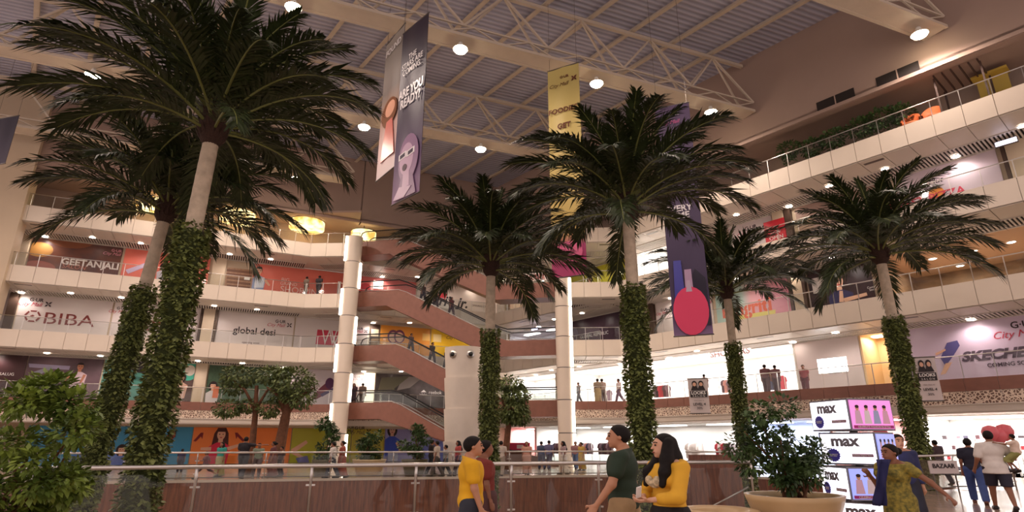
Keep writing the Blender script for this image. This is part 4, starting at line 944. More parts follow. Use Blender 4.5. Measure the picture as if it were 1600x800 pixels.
def potted(name, x, y, z, label, pot, crown_clusters, stems, lm, ll, seed, potm, group=None, n=500):
    rnd = random.Random(seed); o = tag(empty(name, (x, y, z)), label, 'plant', group); r, h, flare = pot
    b = MB(); b.lathe([(r * flare * .9, 0), (r * flare, .03), (r, h * .9), (r * 1.04, h), (r * .94, h), (r * .9, h * .9)], 28, cap=False); b.add([(r * flare * .9 * math.cos(i * .628), r * flare * .9 * math.sin(i * .628), .005) for i in range(10)], [tuple(range(10))]); p_ = b.build('pot', potm, o, True)
    b = MB(); b.lathe([(r * .92, h * .88), (r * .5, h * .92), (.02, h * .93)], 20); b.build('soil', M_SOIL, p_, True)
    for k in range(stems):
        a = 2 * math.pi * k / stems; c = crown_clusters[k % len(crown_clusters)]; e = Vector(c[0]); q0 = Vector((math.cos(a) * r * .25, math.sin(a) * r * .25, h * .85)); mid = q0.lerp(e, .5) + Vector((rnd.uniform(-.06, .06), rnd.uniform(-.06, .06), 0))
        b = MB(); b.tube([q0, mid, e], [.028, .02, .008], 6); b.build('stem', M_BARK, o, True)
    b = MB(); tot = sum(c[1][0] * c[1][1] for c in crown_clusters)
    for c, rr_ in crown_clusters: leaves(b, rnd, c, rr_, int(n * rr_[0] * rr_[1] / tot), ll[0], ll[1])
    stuff(b.build('foliage', lm, o)); return o
def blob(rnd, cx, cz, rx, rz, n, r0, r1):
    out = []
    for i in range(n):
        a = rnd.uniform(0, 6.28); f = rnd.random() ** .5; e = rnd.uniform(-1, 1); k = math.sqrt(max(0, 1 - e * e))
        r = rnd.uniform(r0, r1); out.append(((cx + math.cos(a) * f * k * rx, math.sin(a) * f * k * rx, cz + e * rz), (r, r, r * .75)))
    return out
rnd = random.Random(11)
xb = at(40, 700, 7.0).x
potted('potted_shrub', xb, 7.0, 0, 'large leafy shrub filling the lower left corner', (.42, .55, .7), blob(rnd, 0, 1.42, .62, .72, 34, .16, .30), 9, M_LEAFG, (.06, .12), 21, M_POT, n=7200)
rnd = random.Random(12)
fx = at(1240, 775, 9.2)
ficus = potted('potted_ficus', fx.x, 9.2, 0, 'airy ficus in a wide beige pot beside the lit sign tower', (.66, .78, .62), blob(rnd, -.10, 1.47, .64, .56, 34, .13, .25), 9, M_LEAFD, (.06, .11), 22, M_POT, n=4800)
# planters on the far floor
for i, (px, D, w, h, pr, lb, pt) in enumerate(((505, 29.0, .85, 2.35, .5, 'tall bamboo-like plant left of the round pillar base', M_POTD), (577, 29.5, .75, 1.9, .78, 'round bushy plant in a wide beige bowl', M_POT), (648, 29.5, .85, 2.2, .62, 'bushy plant in a square-shouldered pot beside the white drum column', M_POTD))):
    x = at(px, 720, D).x; rnd = random.Random(40 + i)
    potted('planter_bush', x, D, 0, lb, (pr, .75, .7), blob(rnd, 0, h * .62 + .2, w * .72, h * .34, 18, .18, .32), 6, M_LEAFD, (.10, .2), 60 + i, pt, 'planters along the far void edge', 1900)

def canopy_tree(px, D, label, trunks, clusters, n, seed, hang=.6):
    x = at(px, 720, D).x; rnd = random.Random(seed); o = tag(empty('indoor_tree', (x, D, 0)), label, 'tree')
    for (bx, r0, tx, tz) in trunks:
        b = MB(); b.tube([(bx, 0, 0), (bx * .9 + tx * .1, .05, tz * .3), (bx * .5 + tx * .5, .1, tz * .65), (tx, 0, tz)], [r0, r0 * .85, r0 * .7, r0 * .45], 10); b.build('trunk', M_BARK, o, True)
        for a in (-1, 1):
            b = MB(); b.tube([(tx * .6 + bx * .4, .05, tz * .72), (tx + a * .5, .2 * a, tz * .95), (tx + a * 1.1, .3 * a, tz * 1.05)], [r0 * .45, r0 * .3, r0 * .12], 7); b.build('branch', M_BARK, o, True)
    b = MB()
    for c, r in clusters: leaves(b, rnd, c, r, int(n * r[0] * r[1]), .12, .24, .5, hang, .6)
    stuff(b.build('foliage', M_LEAFH, o)); return o
rnd = random.Random(15)
def mx(px, D0, pxc): return at(px, 650, D0).x - at(pxc, 650, D0).x
D0 = 30.5
cl = [((mx(355, D0, 400), 0, 4.75), (.85, .9, .55)), ((mx(400, D0, 400), .2, 4.85), (.7, .8, .42)), ((mx(445, D0, 400), 0, 4.45), (1.15, 1.2, .75)), ((mx(462, D0, 400), -.3, 3.8), (.75, .8, .7)), ((mx(430, D0, 400), .2, 3.9), (.8, .8, .6)), ((mx(350, D0, 400), 0, 4.3), (.6, .7, .5)),
      ((mx(350, D0, 400), -.2, 3.15), (.75, .8, .42)), ((mx(412, D0, 400), -.1, 3.15), (.6, .7, .4)), ((mx(378, D0, 400), 0, 3.3), (.5, .6, .3)), ((mx(425, D0, 400), 0, 4.95), (.5, .6, .3))]
canopy_tree(400, D0, 'spreading indoor tree with two brown trunks and drooping foliage', [(mx(391, D0, 400), .20, mx(386, D0, 400), 4.3), (mx(432, D0, 400), .34, mx(440, D0, 400), 4.0)], cl, 900, 31)
D1 = 31.5
cl = [((mx(798, D1, 800), 0, 4.45), (.75, .7, .45)), ((mx(805, D1, 800), 0, 3.9), (.8, .8, .55)), ((mx(803, D1, 800), 0, 3.2), (.85, .8, .6)), ((mx(812, D1, 800), 0, 2.85), (.6, .7, .5)), ((mx(795, D1, 800), 0, 2.9), (.6, .6, .4))]
canopy_tree(800, D1, 'smaller indoor tree with weeping foliage right of the slender palm', [(mx(790, D1, 800), .2, mx(800, D1, 800), 3.8)], cl, 1100, 32, 1.0)
# terrace greenery along the right top floor
rnd = random.Random(17)
for i, (px, py, r) in enumerate(((1232, 232, .8), (1268, 228, .75), (1300, 214, .9), (1345, 196, 1.0), (1375, 182, 1.1), (1408, 176, .8))):
    a, z = RW.off(1.3).hit(px, py); p = RW.P(a, 1.3, 16.75); o = tag(empty('terrace_planter', p), 'leafy planter on the top right terrace, %s of the row' % ['first', 'second', 'third', 'fourth', 'fifth', 'sixth'][i], 'plant', 'terrace planters'); o.rotation_euler = (0, 0, RW.ang)
    b = MB(); b.box((0, 0, .25), (1.1, .45, .5)); b.build('planter_box', M_POTD, o)
    b = MB(); leaves(b, rnd, (0, 0, z - 16.75 - .1), (r * .85, .45, .55), 420, .12, .24, .5, .1); leaves(b, rnd, (0, 0, .75), (.4, .3, .45), 120, .12, .2, .5, .1); stuff(b.build('foliage', M_LEAFD, o))

# ------------------------------------------------------------------ balustrades around the void
def void_rail(path, label, post_step=2.0, hh=1.1, lean=False, name='void_railing'):
    e = tag(empty(name, (path[0][0], path[0][1], 0)), label, 'railing'); o0 = Vector((path[0][0], path[0][1], 0))
    rel = [Vector((x, y, 0)) - o0 for x, y in path]
    b = MB(); b.tube([p + Vector((0, 0, hh)) for p in rel], .04, 10); b.build('handrail', M_STEEL, e, True)
    b = MB(); b.tube([p + Vector((0, 0, .1)) for p in rel], .02, 8); b.build('bottom_rail', M_STEELD, e, True)
    for p, q in zip(rel, rel[1:]):
        L = (q - p).length; n = max(1, round(L / post_step)); u = (q - p) / L; a = math.atan2(u.y, u.x); nrm = Vector((-u.y, u.x, 0))
        for k in range(n + 1):
            if k == n and q is not rel[-1]: continue
            c = p + u * (L * k / n); t = MB(); t.tube([c + Vector((0, 0, 0)), c + Vector((0, 0, hh * .82)), c + nrm * -.05 + Vector((0, 0, hh - .03))], .028, 8); t.build('post', M_STEEL, e, True)
            t = MB(); t.box(c + Vector((0, 0, hh * .7)), (.16, .03, .03), a); t.box(c + Vector((0, 0, .25)), (.16, .03, .03), a); t.build('glass_clamp', M_STEEL, e)
        for k in range(n):
            c = p + u * (L * (k + .5) / n) + nrm * .03; ubox('pane', GLASS, e, (c.x, c.y, hh * .5), (L / n - .07, .014, hh * .78), a)
    return e
inset = lambda pts, d: [(x + d[0], y + d[1]) for x, y in pts]
void_rail([(-17.5, 8.2), (-7.3, 10.25), (1.8, 12.95), (5.2, 13.5)], 'near glass railing with steel handrail crossing the whole foreground')
void_rail([(12.6, 19.3), (15.0, 21.0), (17.2, 21.3)], 'short glass railing at the right by the bazaar sign')
void_rail([(-29, 22.1), (-13.3, 26.05), (2.5, 30.05), (8.2, 30.25)], 'far glass railing along the veneer-clad void edge', 2.6)
# solid brown parapet at the void's right side with its steel rail
b = MB(); p0 = at(1076, 720, 24.5); p1 = at(1160, 720, 24.0)
pe = tag(empty('parapet_wall', (p0.x, 24.5, 0)), 'solid brown veneer parapet with a steel rail, between the woman and the ficus', 'parapet')
for k in range(3):
    w_ = (p1.x - p0.x) / 3; ubox('panel', M_WOOD, pe, (w_ * (k + .5), -.2 * (k + .5) / 1.5 * .5, -.75), (w_ - .01, .14, 3.6), -.19)
b = MB(); b.tube([(-.1, 0, 1.16), (p1.x - p0.x + .1, -.55, 1.16)], .035, 8); b.build('handrail', M_STEEL, pe, True)
b = MB(); b.tube([(.4, -.5, -.9), (p1.x - p0.x, -.8, -.1)], .03, 8); b.build('sloping_rail', M_STEEL, pe, True)
# ------------------------------------------------------------------ people: one continuous body surface, clothes and hair as parts
def _rc(P, a, b, ra, rb):
    a = np.array(a, float); b = np.array(b, float); ba = b - a; L2 = max(ba @ ba, 1e-9); pa = P - a
    t = np.clip((pa @ ba) / L2, 0, 1); d = np.sqrt(((pa - t[..., None] * ba) ** 2).sum(-1)); return d - (ra + (rb - ra) * t)
def _el(P, c, r, Rm=None):
    q = P - np.array(c, float)
    if Rm is not None: q = q @ Rm
    r = np.array(r, float); k0 = np.sqrt(((q / r) ** 2).sum(-1)); k1 = np.sqrt(((q / r ** 2) ** 2).sum(-1)) + 1e-9
    return k0 * (k0 - 1) / k1
def sdf_mesh(prims, h, off=0.0, k=.03, planes=()):
    los, his = [], []
    for p in prims:
        if p[0] == 'rc': r = max(p[3], p[4]); los.append(np.minimum(p[1], p[2]) - r); his.append(np.maximum(p[1], p[2]) + r)
        else: r = max(p[2]) if len(p) > 3 and p[3] is not None else np.array(p[2]); los.append(np.array(p[1]) - r); his.append(np.array(p[1]) + r)
    m = off + k + 2.5 * h; lo = np.min(los, 0) - m; hi = np.max(his, 0) + m; n = np.ceil((hi - lo) / h).astype(int) + 1
    ax = [lo[i] + h * np.arange(n[i]) for i in range(3)]; V = np.full(n, .5)
    for p, l_, h_ in zip(prims, los, his):
        i0 = np.maximum(((l_ - m - lo) / h).astype(int), 0); i1 = np.minimum(np.ceil((h_ + m - lo) / h).astype(int) + 1, n)
        sl = tuple(slice(i0[q], i1[q]) for q in range(3)); P = np.stack(np.meshgrid(ax[0][sl[0]], ax[1][sl[1]], ax[2][sl[2]], indexing='ij'), -1)
        d = _rc(P, *p[1:5]) if p[0] == 'rc' else _el(P, p[1], p[2], p[3] if len(p) > 3 else None)
        a = V[sl]; kk = k; g = np.maximum(kk - np.abs(a - d), 0) / kk; V[sl] = np.minimum(a, d) - g * g * kk * .25
    V = V - off
    if len(planes):
        P = np.stack(np.meshgrid(*ax, indexing='ij'), -1)
        for nn, dd in planes: V = np.maximum(V, P @ np.array(nn, float) - dd)
    return nets(V, lo, h)
def nets(V, lo, h):
    I = V < 0; n = np.array(V.shape) - 1
    c = [I[a:a + n[0], b:b + n[1], e:e + n[2]] for a in (0, 1) for b in (0, 1) for e in (0, 1)]
    s = sum(x.astype(np.int8) for x in c); act = (s > 0) & (s < 8); idx = np.full(n, -1); cells = np.argwhere(act); idx[act] = np.arange(len(cells))
    acc = np.zeros((len(cells), 3)); cnt = np.zeros(len(cells))
    cor = [np.array(q) for q in ((0, 0, 0), (0, 0, 1), (0, 1, 0), (0, 1, 1), (1, 0, 0), (1, 0, 1), (1, 1, 0), (1, 1, 1))]
    val = [V[tuple((cells + q).T)] for q in cor]
    for i in range(8):
        for j in range(i + 1, 8):
            if abs(cor[i] - cor[j]).sum() != 1: continue
            m = (val[i] < 0) != (val[j] < 0); t = val[i] / np.where(m, val[i] - val[j], 1); p = cor[i] + t[:, None] * (cor[j] - cor[i]); acc[m] += p[m]; cnt[m] += 1
    verts = lo + h * (cells + acc / cnt[:, None]); faces = []
    for axis in range(3):
        d = np.zeros(3, int); d[axis] = 1; a, b = [q for q in range(3) if q != axis]
        A = I[tuple(slice(0, n[q]) if q == axis else slice(1, n[q]) for q in range(3))]; B = I[tuple(slice(1, n[q] + 1) if q == axis else slice(1, n[q]) for q in range(3))]
        e = np.argwhere(A != B); e0 = e.copy()
        for q in range(3):
            if q != axis: e0[:, q] += 1
        ea = np.zeros(3, int); ea[a] = 1; eb = np.zeros(3, int); eb[b] = 1
        q0, q1, q2, q3 = (idx[tuple((e0 - x).T)] for x in (0 * ea, ea, ea + eb, eb))
        fl = A[tuple(e.T)] != (axis == 1)
        F = np.stack([q0, q1, q2, q3], 1); F[~fl] = F[~fl][:, ::-1]; faces.append(F)
    return verts, np.concatenate(faces)
def sdf_obj(name, prims, h, m, parent, **k):
    v, f = sdf_mesh(prims, h, **k)
    if len(f) == 0: return None
    me = bpy.data.meshes.new(name); me.from_pydata(v.tolist(), [], f.tolist()); me.polygons.foreach_set('use_smooth', [True] * len(f)); me.materials.append(m); me.update()
    o = bpy.data.objects.new(name, me); C.objects.link(o); o.parent = parent; return o

SKINS = [mat('skin_warm', lin(190, 138, 108), .5), mat('skin_deep', lin(142, 96, 74), .5), mat('skin_light', lin(214, 166, 138), .5)]
M_HAIR = mat('black_hair', lin(24, 19, 18), .65, noise=.3, nscale=30, spec=.2)
def nrm(v): v = np.array(v, float); return v / np.linalg.norm(v)
WID = 1.17
DOWN = ((.10, .0, -1), (.04, .22, -1))
def person(label, x, y, z=0.0, face=0, h=1.7, skin=0, top=(200, 200, 200), sleeve=.55, hem=.90, bottom=('trousers', (60, 60, 80)), hair='short', arms=(DOWN, DOWN), legs=((14, 8), (-14, -24)), det=2, turn=0.0, fat=1.0, shoes=(40, 34, 34), lean=0.0, cat='person', group=None, over=None, bust=False, fingers=False):
    """arms: (left, right), each (upper-arm, forearm) direction in body space (x outwards, y forward, z up); legs: (thigh, shin) swing in degrees."""
    e = tag(empty('person', (x, y, z), R(face - 90)), label, cat, group); k = h / 1.75; e.scale = (WID, WID, 1); vs = {0: .042, 1: .026, 2: .017, 3: .0092}[det] * (k if k < .8 else 1)
    th, sh = .44, .43; F_ = fat; ls = []
    for sx, (a, b) in zip((-1, 1), legs):
        hip = np.array((sx * .09, 0, .0)); kn = hip + th * np.array((sx * .015, math.sin(R(a)), -math.cos(R(a)))); an = kn + sh * np.array((0, math.sin(R(b)), -math.cos(R(b)))); ls.append((hip, kn, an, b))
    low = min(l[2][2] for l in ls) - .075; up = np.array((0, 0, -low)); hipz = -low
    T = lambda p: np.array((p[0], p[1] + lean * max(0, p[2]) , p[2])) + up           # torso space -> standing
    S_ = lambda p: tuple(k * np.array(p)); rr = lambda *q: tuple(k * x for x in q)
    E = lambda c, r, Rm=None: ('el', np.array(S_(T(c))), rr(*r), Rm); RC = lambda a, b, ra, rb: ('rc', np.array(S_(a)), np.array(S_(b)), k * ra, k * rb)
    torso = [E((0, 0, .03), (.165 * F_, .115 * F_, .13)), E((0, .005, .17), (.145 * F_, .105 * F_, .16)), E((0, 0, .36), (.165 * F_, .115 * F_, .18)), RC(T((-.155, -.01, .475)), T((.155, -.01, .475)), .060, .060)] + [RC(T((0, -.03, .56)), T((sx * .12, -.012, .485)), .045, .056) for sx in (-1, 1)]
    if bust: torso += [E((-.075, .085, .36), (.07, .06, .07)), E((.075, .085, .36), (.07, .06, .07))]
    hd = np.array((0, .025, .675)); ct, st = math.cos(R(turn)), math.sin(R(turn)); HR = np.array(((ct, -st, 0), (st, ct, 0), (0, 0, 1)))
    hp = lambda q: T(hd + HR @ np.array(q))
    head = [('el', np.array(S_(hp((0, -.012, .02)))), rr(.078, .098, .10), HR), ('el', np.array(S_(hp((0, .022, -.045)))), rr(.060, .070, .078), HR)]
    neck = [RC(T((0, -.012, .48)), hp((0, -.02, -.05)), .056, .05)]
    facef = [RC(hp((0, .088, .018)), hp((0, .108, -.026)), .008, .014)]
    if det >= 1: facef += [('el', np.array(S_(hp((sx * .079, -.012, -.008)))), rr(.010, .02, .030), HR) for sx in (-1, 1)]
    if det >= 2: facef += [RC(hp((-.038, .080, .032)), hp((.038, .080, .032)), .012, .012), RC(hp((-.02, .084, -.062)), hp((.02, .084, -.062)), .010, .010), ('el', np.array(S_(hp((0, .068, -.098)))), rr(.026, .022, .02), HR)]
    armp, slv = [], []; hands = []
    for sx, (ua, fa) in zip((-1, 1), arms):
        u = nrm((sx * ua[0], ua[1], ua[2])); f = nrm((sx * fa[0], fa[1], fa[2])); s = T((sx * .175, -.01, .462)); el = s + u * .285; wr = el + f * .245
        armp += [RC(s, el, .052 * F_, .040 * F_), RC(el, wr, .041 * F_, .027)]; side = np.array((0, 1., 0)) - f[1] * f
        if np.linalg.norm(side) < .3: side = np.array((0, 0, 1.)) - f[2] * f
        side = nrm(side); pn_ = np.cross(f, side) * sx; pc = wr + f * .05
        if det >= 3 or fingers:
            Rm = np.stack([f, side, pn_], 1); armp.append(('el', np.array(S_(pc)), rr(.055, .042, .018), Rm))
            for i, ll in enumerate((.072, .082, .076, .058)):
                b0 = wr + f * .085 + side * (.03 - .02 * i); b1 = b0 + (f * .85 - pn_ * .35) * ll * .55; b2 = b1 + (f * .45 - pn_ * .8) * ll * .5; hands += [RC(b0, b1, .0098, .0092), RC(b1, b2, .0092, .008)]
            t0 = wr + f * .03 + side * .035; t1 = t0 + (f * .6 + side * .7 - pn_ * .3) * .045; hands += [RC(t0, t1, .013, .011), RC(t1, t1 + (f * .9 - pn_ * .4) * .032, .011, .009)]
        else:
            armp += [RC(wr, wr + f * .09, .03, .034), RC(wr + f * .09, wr + f * .155 - pn_ * .03, .028, .016), RC(wr + f * .03 + side * .03, wr + f * .09 + side * .045, .014, .011)]
        if sleeve <= 1: slv.append(RC(s, s + u * .285 * max(.15, sleeve), .056 * F_, (.056 - .010 * sleeve) * F_))
        else: slv += [RC(s, el, .054 * F_, .044 * F_), RC(el, el + f * .245 * (sleeve - 1), .044 * F_, .034 * F_)]
    legp, legc = [], []
    feet = []
    for hip, kn, an, b in ls:
        hip, kn, an = hip + up, kn + up, an + up
        legp += [RC(hip, kn, .085 * F_, .056 * F_), RC(kn, an, .054 * F_, .036)]; legc += [(hip, kn, an)]
        fd = np.array((0, math.cos(R(b) * .6), math.sin(R(min(0, b)) * .9))); feet += [RC(an + np.array((0, -.03, -.035)), an + fd * .16 + np.array((0, 0, -.045)), .036, .03)]
    body = head + neck + facef + torso + armp + legp + feet + hands
    sk = SKINS[skin]; sdf_obj('body', body, vs, sk, e, k=.022 * k, off=-.003)
    m = paint(*top, .75, noise=.12, nscale=6) if isinstance(top, tuple) else top; nk = k * (hipz + .53)
    c0 = .012 * k + (.35 * vs if det < 2 else .004)
    hz = k * (hipz - .93 + hem)
    if bottom[0] in ('trousers', 'shorts'):
        cut = .075 if bottom[0] == 'trousers' else hipz - .40
        bm = paint(*bottom[1], .8, noise=.15, nscale=9); pr = [torso[0]]
        for hip, kn, an in legc: pr += [RC(hip, kn, .094 * F_, .070 * F_), RC(kn, an, .070 * F_, .058 * F_)]
        sdf_obj(bottom[0], pr, vs, bm, e, k=.02 * k, off=c0, planes=[((0, 0, 1), k * (hipz + .10)), ((0, 0, -1), -k * cut)])
    else:
        bm = paint(*bottom[1], .8, noise=.15, nscale=9); zz = .06 if bottom[0] == 'long_skirt' else hipz - .42; mid = (legc[0][1] + legc[1][1]) / 2; fl = .20 if bottom[0] == 'long_skirt' else .19
        an = (legc[0][2] + legc[1][2]) / 2; pr = [torso[0]] + [RC(l[0], l[1], .10, .09) for l in legc] + [RC(T((0, 0, -.02)), mid, .15, fl * .86), RC(mid, np.array((an[0], an[1], .1)), fl * .86, fl)]
        sdf_obj('skirt', pr, vs, bm, e, k=.05 * k, off=c0, planes=[((0, 0, 1), k * (hipz + .10)), ((0, 0, -1), -k * zz)])
    tp = torso + slv
    if hem < .85: tp = tp + [RC(T((0, 0, 0)), T((0, .01, -.93 + hem + .02)), .165, .195)] + [RC(l[0], l[1], .098, .09) for l in legc]
    sdf_obj('top', tp, vs, m, e, k=.025 * k, off=c0 + .004, planes=[((0, 0, -1), -hz), ((0, .35, 1), nk + .35 * 0)])
    if bottom[0] != 'long_skirt' or True: [sdf_obj('shoe', [ft], max(vs, .012), paint(*shoes, .5), e, k=.01, off=.009 + .3 * vs) for ft in feet]
    hr = [('el', np.array(S_(hp((0, -.014, .022)))), rr(.0795, .0995, .1015), HR)]; nv = HR @ np.array((0, 1, -.75)); nv = nv / np.linalg.norm(nv); pt = np.array(S_(hp((0, .056, .074))))
    pl = [(tuple(nv), float(nv @ pt)), ((0, 0, -1), -float(S_(hp((0, 0, -.085)))[2]))]
    hm = M_HAIR
    sdf_obj('hair', hr, vs * .8, hm, e, k=.01, off=.004 + .25 * vs, planes=pl)
    if hair == 'long':
        hl = [RC(hp((0, -.06, .03)), hp((0, -.085, -.12)), .075, .085), RC(hp((0, -.085, -.12)), T((0, -.11, .36)), .085, .09), RC(T((0, -.11, .36)), T((0, -.11, .22)), .09, .05), RC(hp((-.07, -.03, .0)), hp((-.085, -.01, -.16)), .035, .05), RC(hp((.07, -.03, .0)), hp((.085, -.01, -.16)), .035, .05)]
        sdf_obj('long_hair', hl, vs, hm, e, k=.03)
    elif hair == 'side':                                   # long hair falling over the chest
        hl = [RC(hp((0, -.05, .03)), hp((0, -.07, -.12)), .080, .09)]
        for sx in (-1, 1): hl += [RC(hp((sx * .065, -.02, .04)), hp((sx * .09, .01, -.13)), .045, .06), RC(hp((sx * .09, .01, -.13)), T((sx * .11, .12, .42)), .055, .05), RC(T((sx * .11, .12, .42)), T((sx * .11, .155, .30)), .05, .028)]
        hl += [RC(hp((0, -.07, -.12)), T((0, -.11, .3)), .09, .08)]; sdf_obj('long_hair', hl, vs, hm, e, k=.03)
    elif hair == 'bun':
        sdf_obj('hair_bun', [('el', np.array(S_(hp((0, -.125, .02)))), rr(.05, .05, .05), None)], vs, hm, e, off=.25 * vs)
    if det >= 2:
        for sx in (-1, 1):
            b = MB(); c = S_(hp((sx * .031, .0835, .008))); b.lathe([(.001, -.009 * k), (.0085 * k, -.004 * k), (.0085 * k, .004 * k), (.001, .009 * k)], 8, c)
            b.build('eye', paint(36, 26, 24, .3), e, True)
        c0_, c1_ = S_(hp((-.022, .0945, -.062))), S_(hp((.022, .0945, -.062))); b = MB(); b.tube([c0_, S_(hp((0, .0985, -.064))), c1_], .0055 * k, 6); b.build('lips', paint(150, 76, 72, .5), e, True)
        for sx in (-1, 1):
            b = MB(); b.tube([S_(hp((sx * .014, .092, .034))), S_(hp((sx * .034, .086, .040))), S_(hp((sx * .052, .072, .034)))], .005 * k, 5); b.build('eyebrow', M_HAIR, e, True)
    if over:                                                # open jacket, cardigan or scarf: (colour, sleeve length)
        om = paint(*over[0], .8, noise=.12, nscale=6); pr = torso[1:] + [RC(T((0, -.01, .1)), T((0, -.02, -.22)), .165 * F_, .175 * F_)]
        for sx, (ua, fa) in zip((-1, 1), arms):
            u = nrm((sx * ua[0], ua[1], ua[2])); f = nrm((sx * fa[0], fa[1], fa[2])); s = T((sx * .175, -.01, .462)); el = s + u * .285
            pr += [RC(s, el, .060 * F_, .052 * F_), RC(el, el + f * .245 * over[1], .052 * F_, .046 * F_)]
        if over[2] == 'open':                               # cut away in front
            v, f_ = sdf_mesh(pr, vs, off=c0 + .014, k=.03 * k, planes=[((0, .35, 1), nk), ((0, 0, -1), -k * (hipz - .20))])
            cc = v[f_].mean(1); keep = ~((cc[:, 1] > .06 * k) & (np.abs(cc[:, 0]) < .085 * k) & (cc[:, 2] < k * (hipz + .47)))
            me = bpy.data.meshes.new('cardigan'); me.from_pydata(v.tolist(), [], f_[keep].tolist()); me.polygons.foreach_set('use_smooth', [True] * int(keep.sum())); me.materials.append(om); me.update(); o = bpy.data.objects.new('cardigan', me); C.objects.link(o); o.parent = e
        else: sdf_obj('jacket', pr, vs, om, e, k=.03 * k, off=c0 + .012, planes=[((0, .35, 1), nk), ((0, 0, -1), -k * (hipz - .1))])
    e['_joint'] = 0; del e['_joint']
    return e

# ---- the walkers close to the camera
ARM_BENT = ((.25, .15, -1), (-.55, .8, .1))
YEL = (232, 176, 30)
person('man in a bright yellow t-shirt and dark jeans walking to the right', at(737, 690, 7.2).x, 7.2, face=8, h=1.60, skin=0, top=YEL, sleeve=.6, hem=.86, bottom=('trousers', (52, 56, 68)), arms=(((.12, .1, -1), (.05, .25, -1)), ((.16, .12, -1), (.04, .3, -1))), legs=((16, 10), (-14, -26)), det=3, fat=1.05)
person('person in a maroon top half hidden behind the man in yellow', at(757, 700, 8.3).x, 8.3, face=15, h=1.55, skin=1, top=(128, 52, 44), hair='bun', det=1, bottom=('long_skirt', (90, 60, 60)))
person('man in a dark green t-shirt and khaki shorts looking to the left', at(970, 690, 6.6).x, 6.6, face=160, h=1.72, skin=0, top=(38, 56, 42), sleeve=.55, hem=.88, bottom=('trousers', (176, 148, 110)), arms=(((.35, .25, -1), (.15, .55, -.8)), ((.2, -.15, -1), (.05, .15, -1))), legs=((18, 12), (-14, -26)), det=3, turn=12, fat=1.08)
person('woman with long black hair in a yellow top and black skirt', at(1040, 700, 5.9).x, 5.9, face=205, h=1.60, skin=2, top=(226, 172, 50), sleeve=1.6, hem=.97, bottom=('skirt', (30, 26, 30)), hair='side', arms=(((.15, .35, -1), (-.35, .95, -.1)), ((.3, .2, -1), (-.75, .8, -.05))), legs=((12, 6), (-10, -18)), det=3, turn=-20, bust=True); _w = bpy.context.scene.objects['person.003']
sdf_obj('embroidery', [('el', np.array((sx * .05, .150, 1.165)), (.045, .022, .045), None) for sx in (-1, 1)] + [('el', np.array((0, .135, 1.13)), (.06, .03, .035), None)], .012, paint(214, 196, 160, .8, noise=.5, nscale=40), _w, k=.02)
_b = MB(); _b.box((0, 0, 0), (.055, .010, .105), .5, Matrix.Rotation(R(28), 3, 'X')); _p = at(998, 769, 5.68); tag(_b.build('mobile_phone', paint(232, 230, 228, .3), None, loc=tuple(_p)), 'white phone at the fingertips of the woman in the yellow top', 'phone')
person('woman in an olive patterned dress with navy scarf, arm swung out', at(1394, 720, 8.0).x, 8.0, face=205, h=1.50, skin=1, top=mat('olive_print_cloth', lin(150, 134, 58), .8, noise=.5, nscale=26, col2=lin(84, 84, 44)), sleeve=.35, hem=.46, bottom=('trousers', (58, 64, 60)), hair='bun', arms=(((.95, -.35, -.9), (.85, .15, -.75)), ((.15, .2, -1), (-.2, .9, .75))), legs=((12, 6), (-10, -18)), det=3, turn=-15, bust=True)
sc = at(1372, 735, 7.85)
b = MB()
pts = []
for i in range(13):
    t = i / 12; pts.append((at(1379 - 4 * t, 718 + 72 * t, 7.86 - .06 * math.sin(t * 3)), .09 - .03 * t))
for j, (p, w_) in enumerate(pts):
    for i in range(5): f = i / 4 - .5; b.v.append((p.x + f * w_ * 2, p.y + .05 * math.cos(f * 9 + j * .4), p.z))
for j in range(len(pts) - 1):
    for i in range(4): a = j * 5 + i; b.f.append((a, a + 1, a + 6, a + 5)); b.mi.append(0)
o = tag(b.build('scarf', paint(38, 40, 86, .8), None, True), 'long navy scarf hanging from the shoulder of the olive-dressed woman', 'scarf')
sd = o.modifiers.new('thickness', 'SOLIDIFY'); sd.thickness = .012
person('man in a navy jacket behind the woman in olive', at(1402, 690, 10.4).x, 10.4, face=262, h=1.66, skin=0, top=(40, 44, 84), sleeve=1.8, det=2, bottom=('trousers', (40, 40, 52)))
p = at(1533, 788, 16.2)
person('man in a black t-shirt and blue jeans walking away at the right', p.x, 16.2, face=55, h=1.66, skin=1, top=(36, 36, 54), bottom=('trousers', (64, 84, 140)), legs=((22, 14), (-18, -34)), det=2, shoes=(110, 70, 60))
p = at(1572, 800, 14.6)
person('man in a white short-sleeved shirt and dark shorts carrying a child', p.x, 14.6, face=62, h=1.82, skin=1, top=(222, 214, 208), sleeve=.75, hem=.80, bottom=('shorts', (44, 42, 58)), arms=(((.3, -.1, -1), (.2, .5, -.8)), ((.35, .35, -.7), (-.3, .9, .35))), legs=((20, 12), (-16, -34)), det=2, fat=1.15)
p = at(1592, 690, 14.3)
person('small child held against the white-shirted man\u2019s shoulder', p.x - .13, 14.3, z=.86, face=130, h=.92, skin=1, top=(226, 206, 190), bottom=('shorts', (150, 150, 90)), legs=((50, -20), (40, -30)), arms=(((.4, .8, -.3), (0, .9, .2)),) * 2, det=1, fat=1.15)
person('shopper standing beside the bazaar sign in a dark top', at(1460, 690, 23.5).x, 23.5, face=100, h=1.62, skin=1, top=(74, 60, 66), det=1)
person('child behind the lit sign tower in a dark shirt', at(1382, 700, 12.6).x, 12.6, face=200, h=1.38, skin=1, top=(60, 40, 50), det=1)

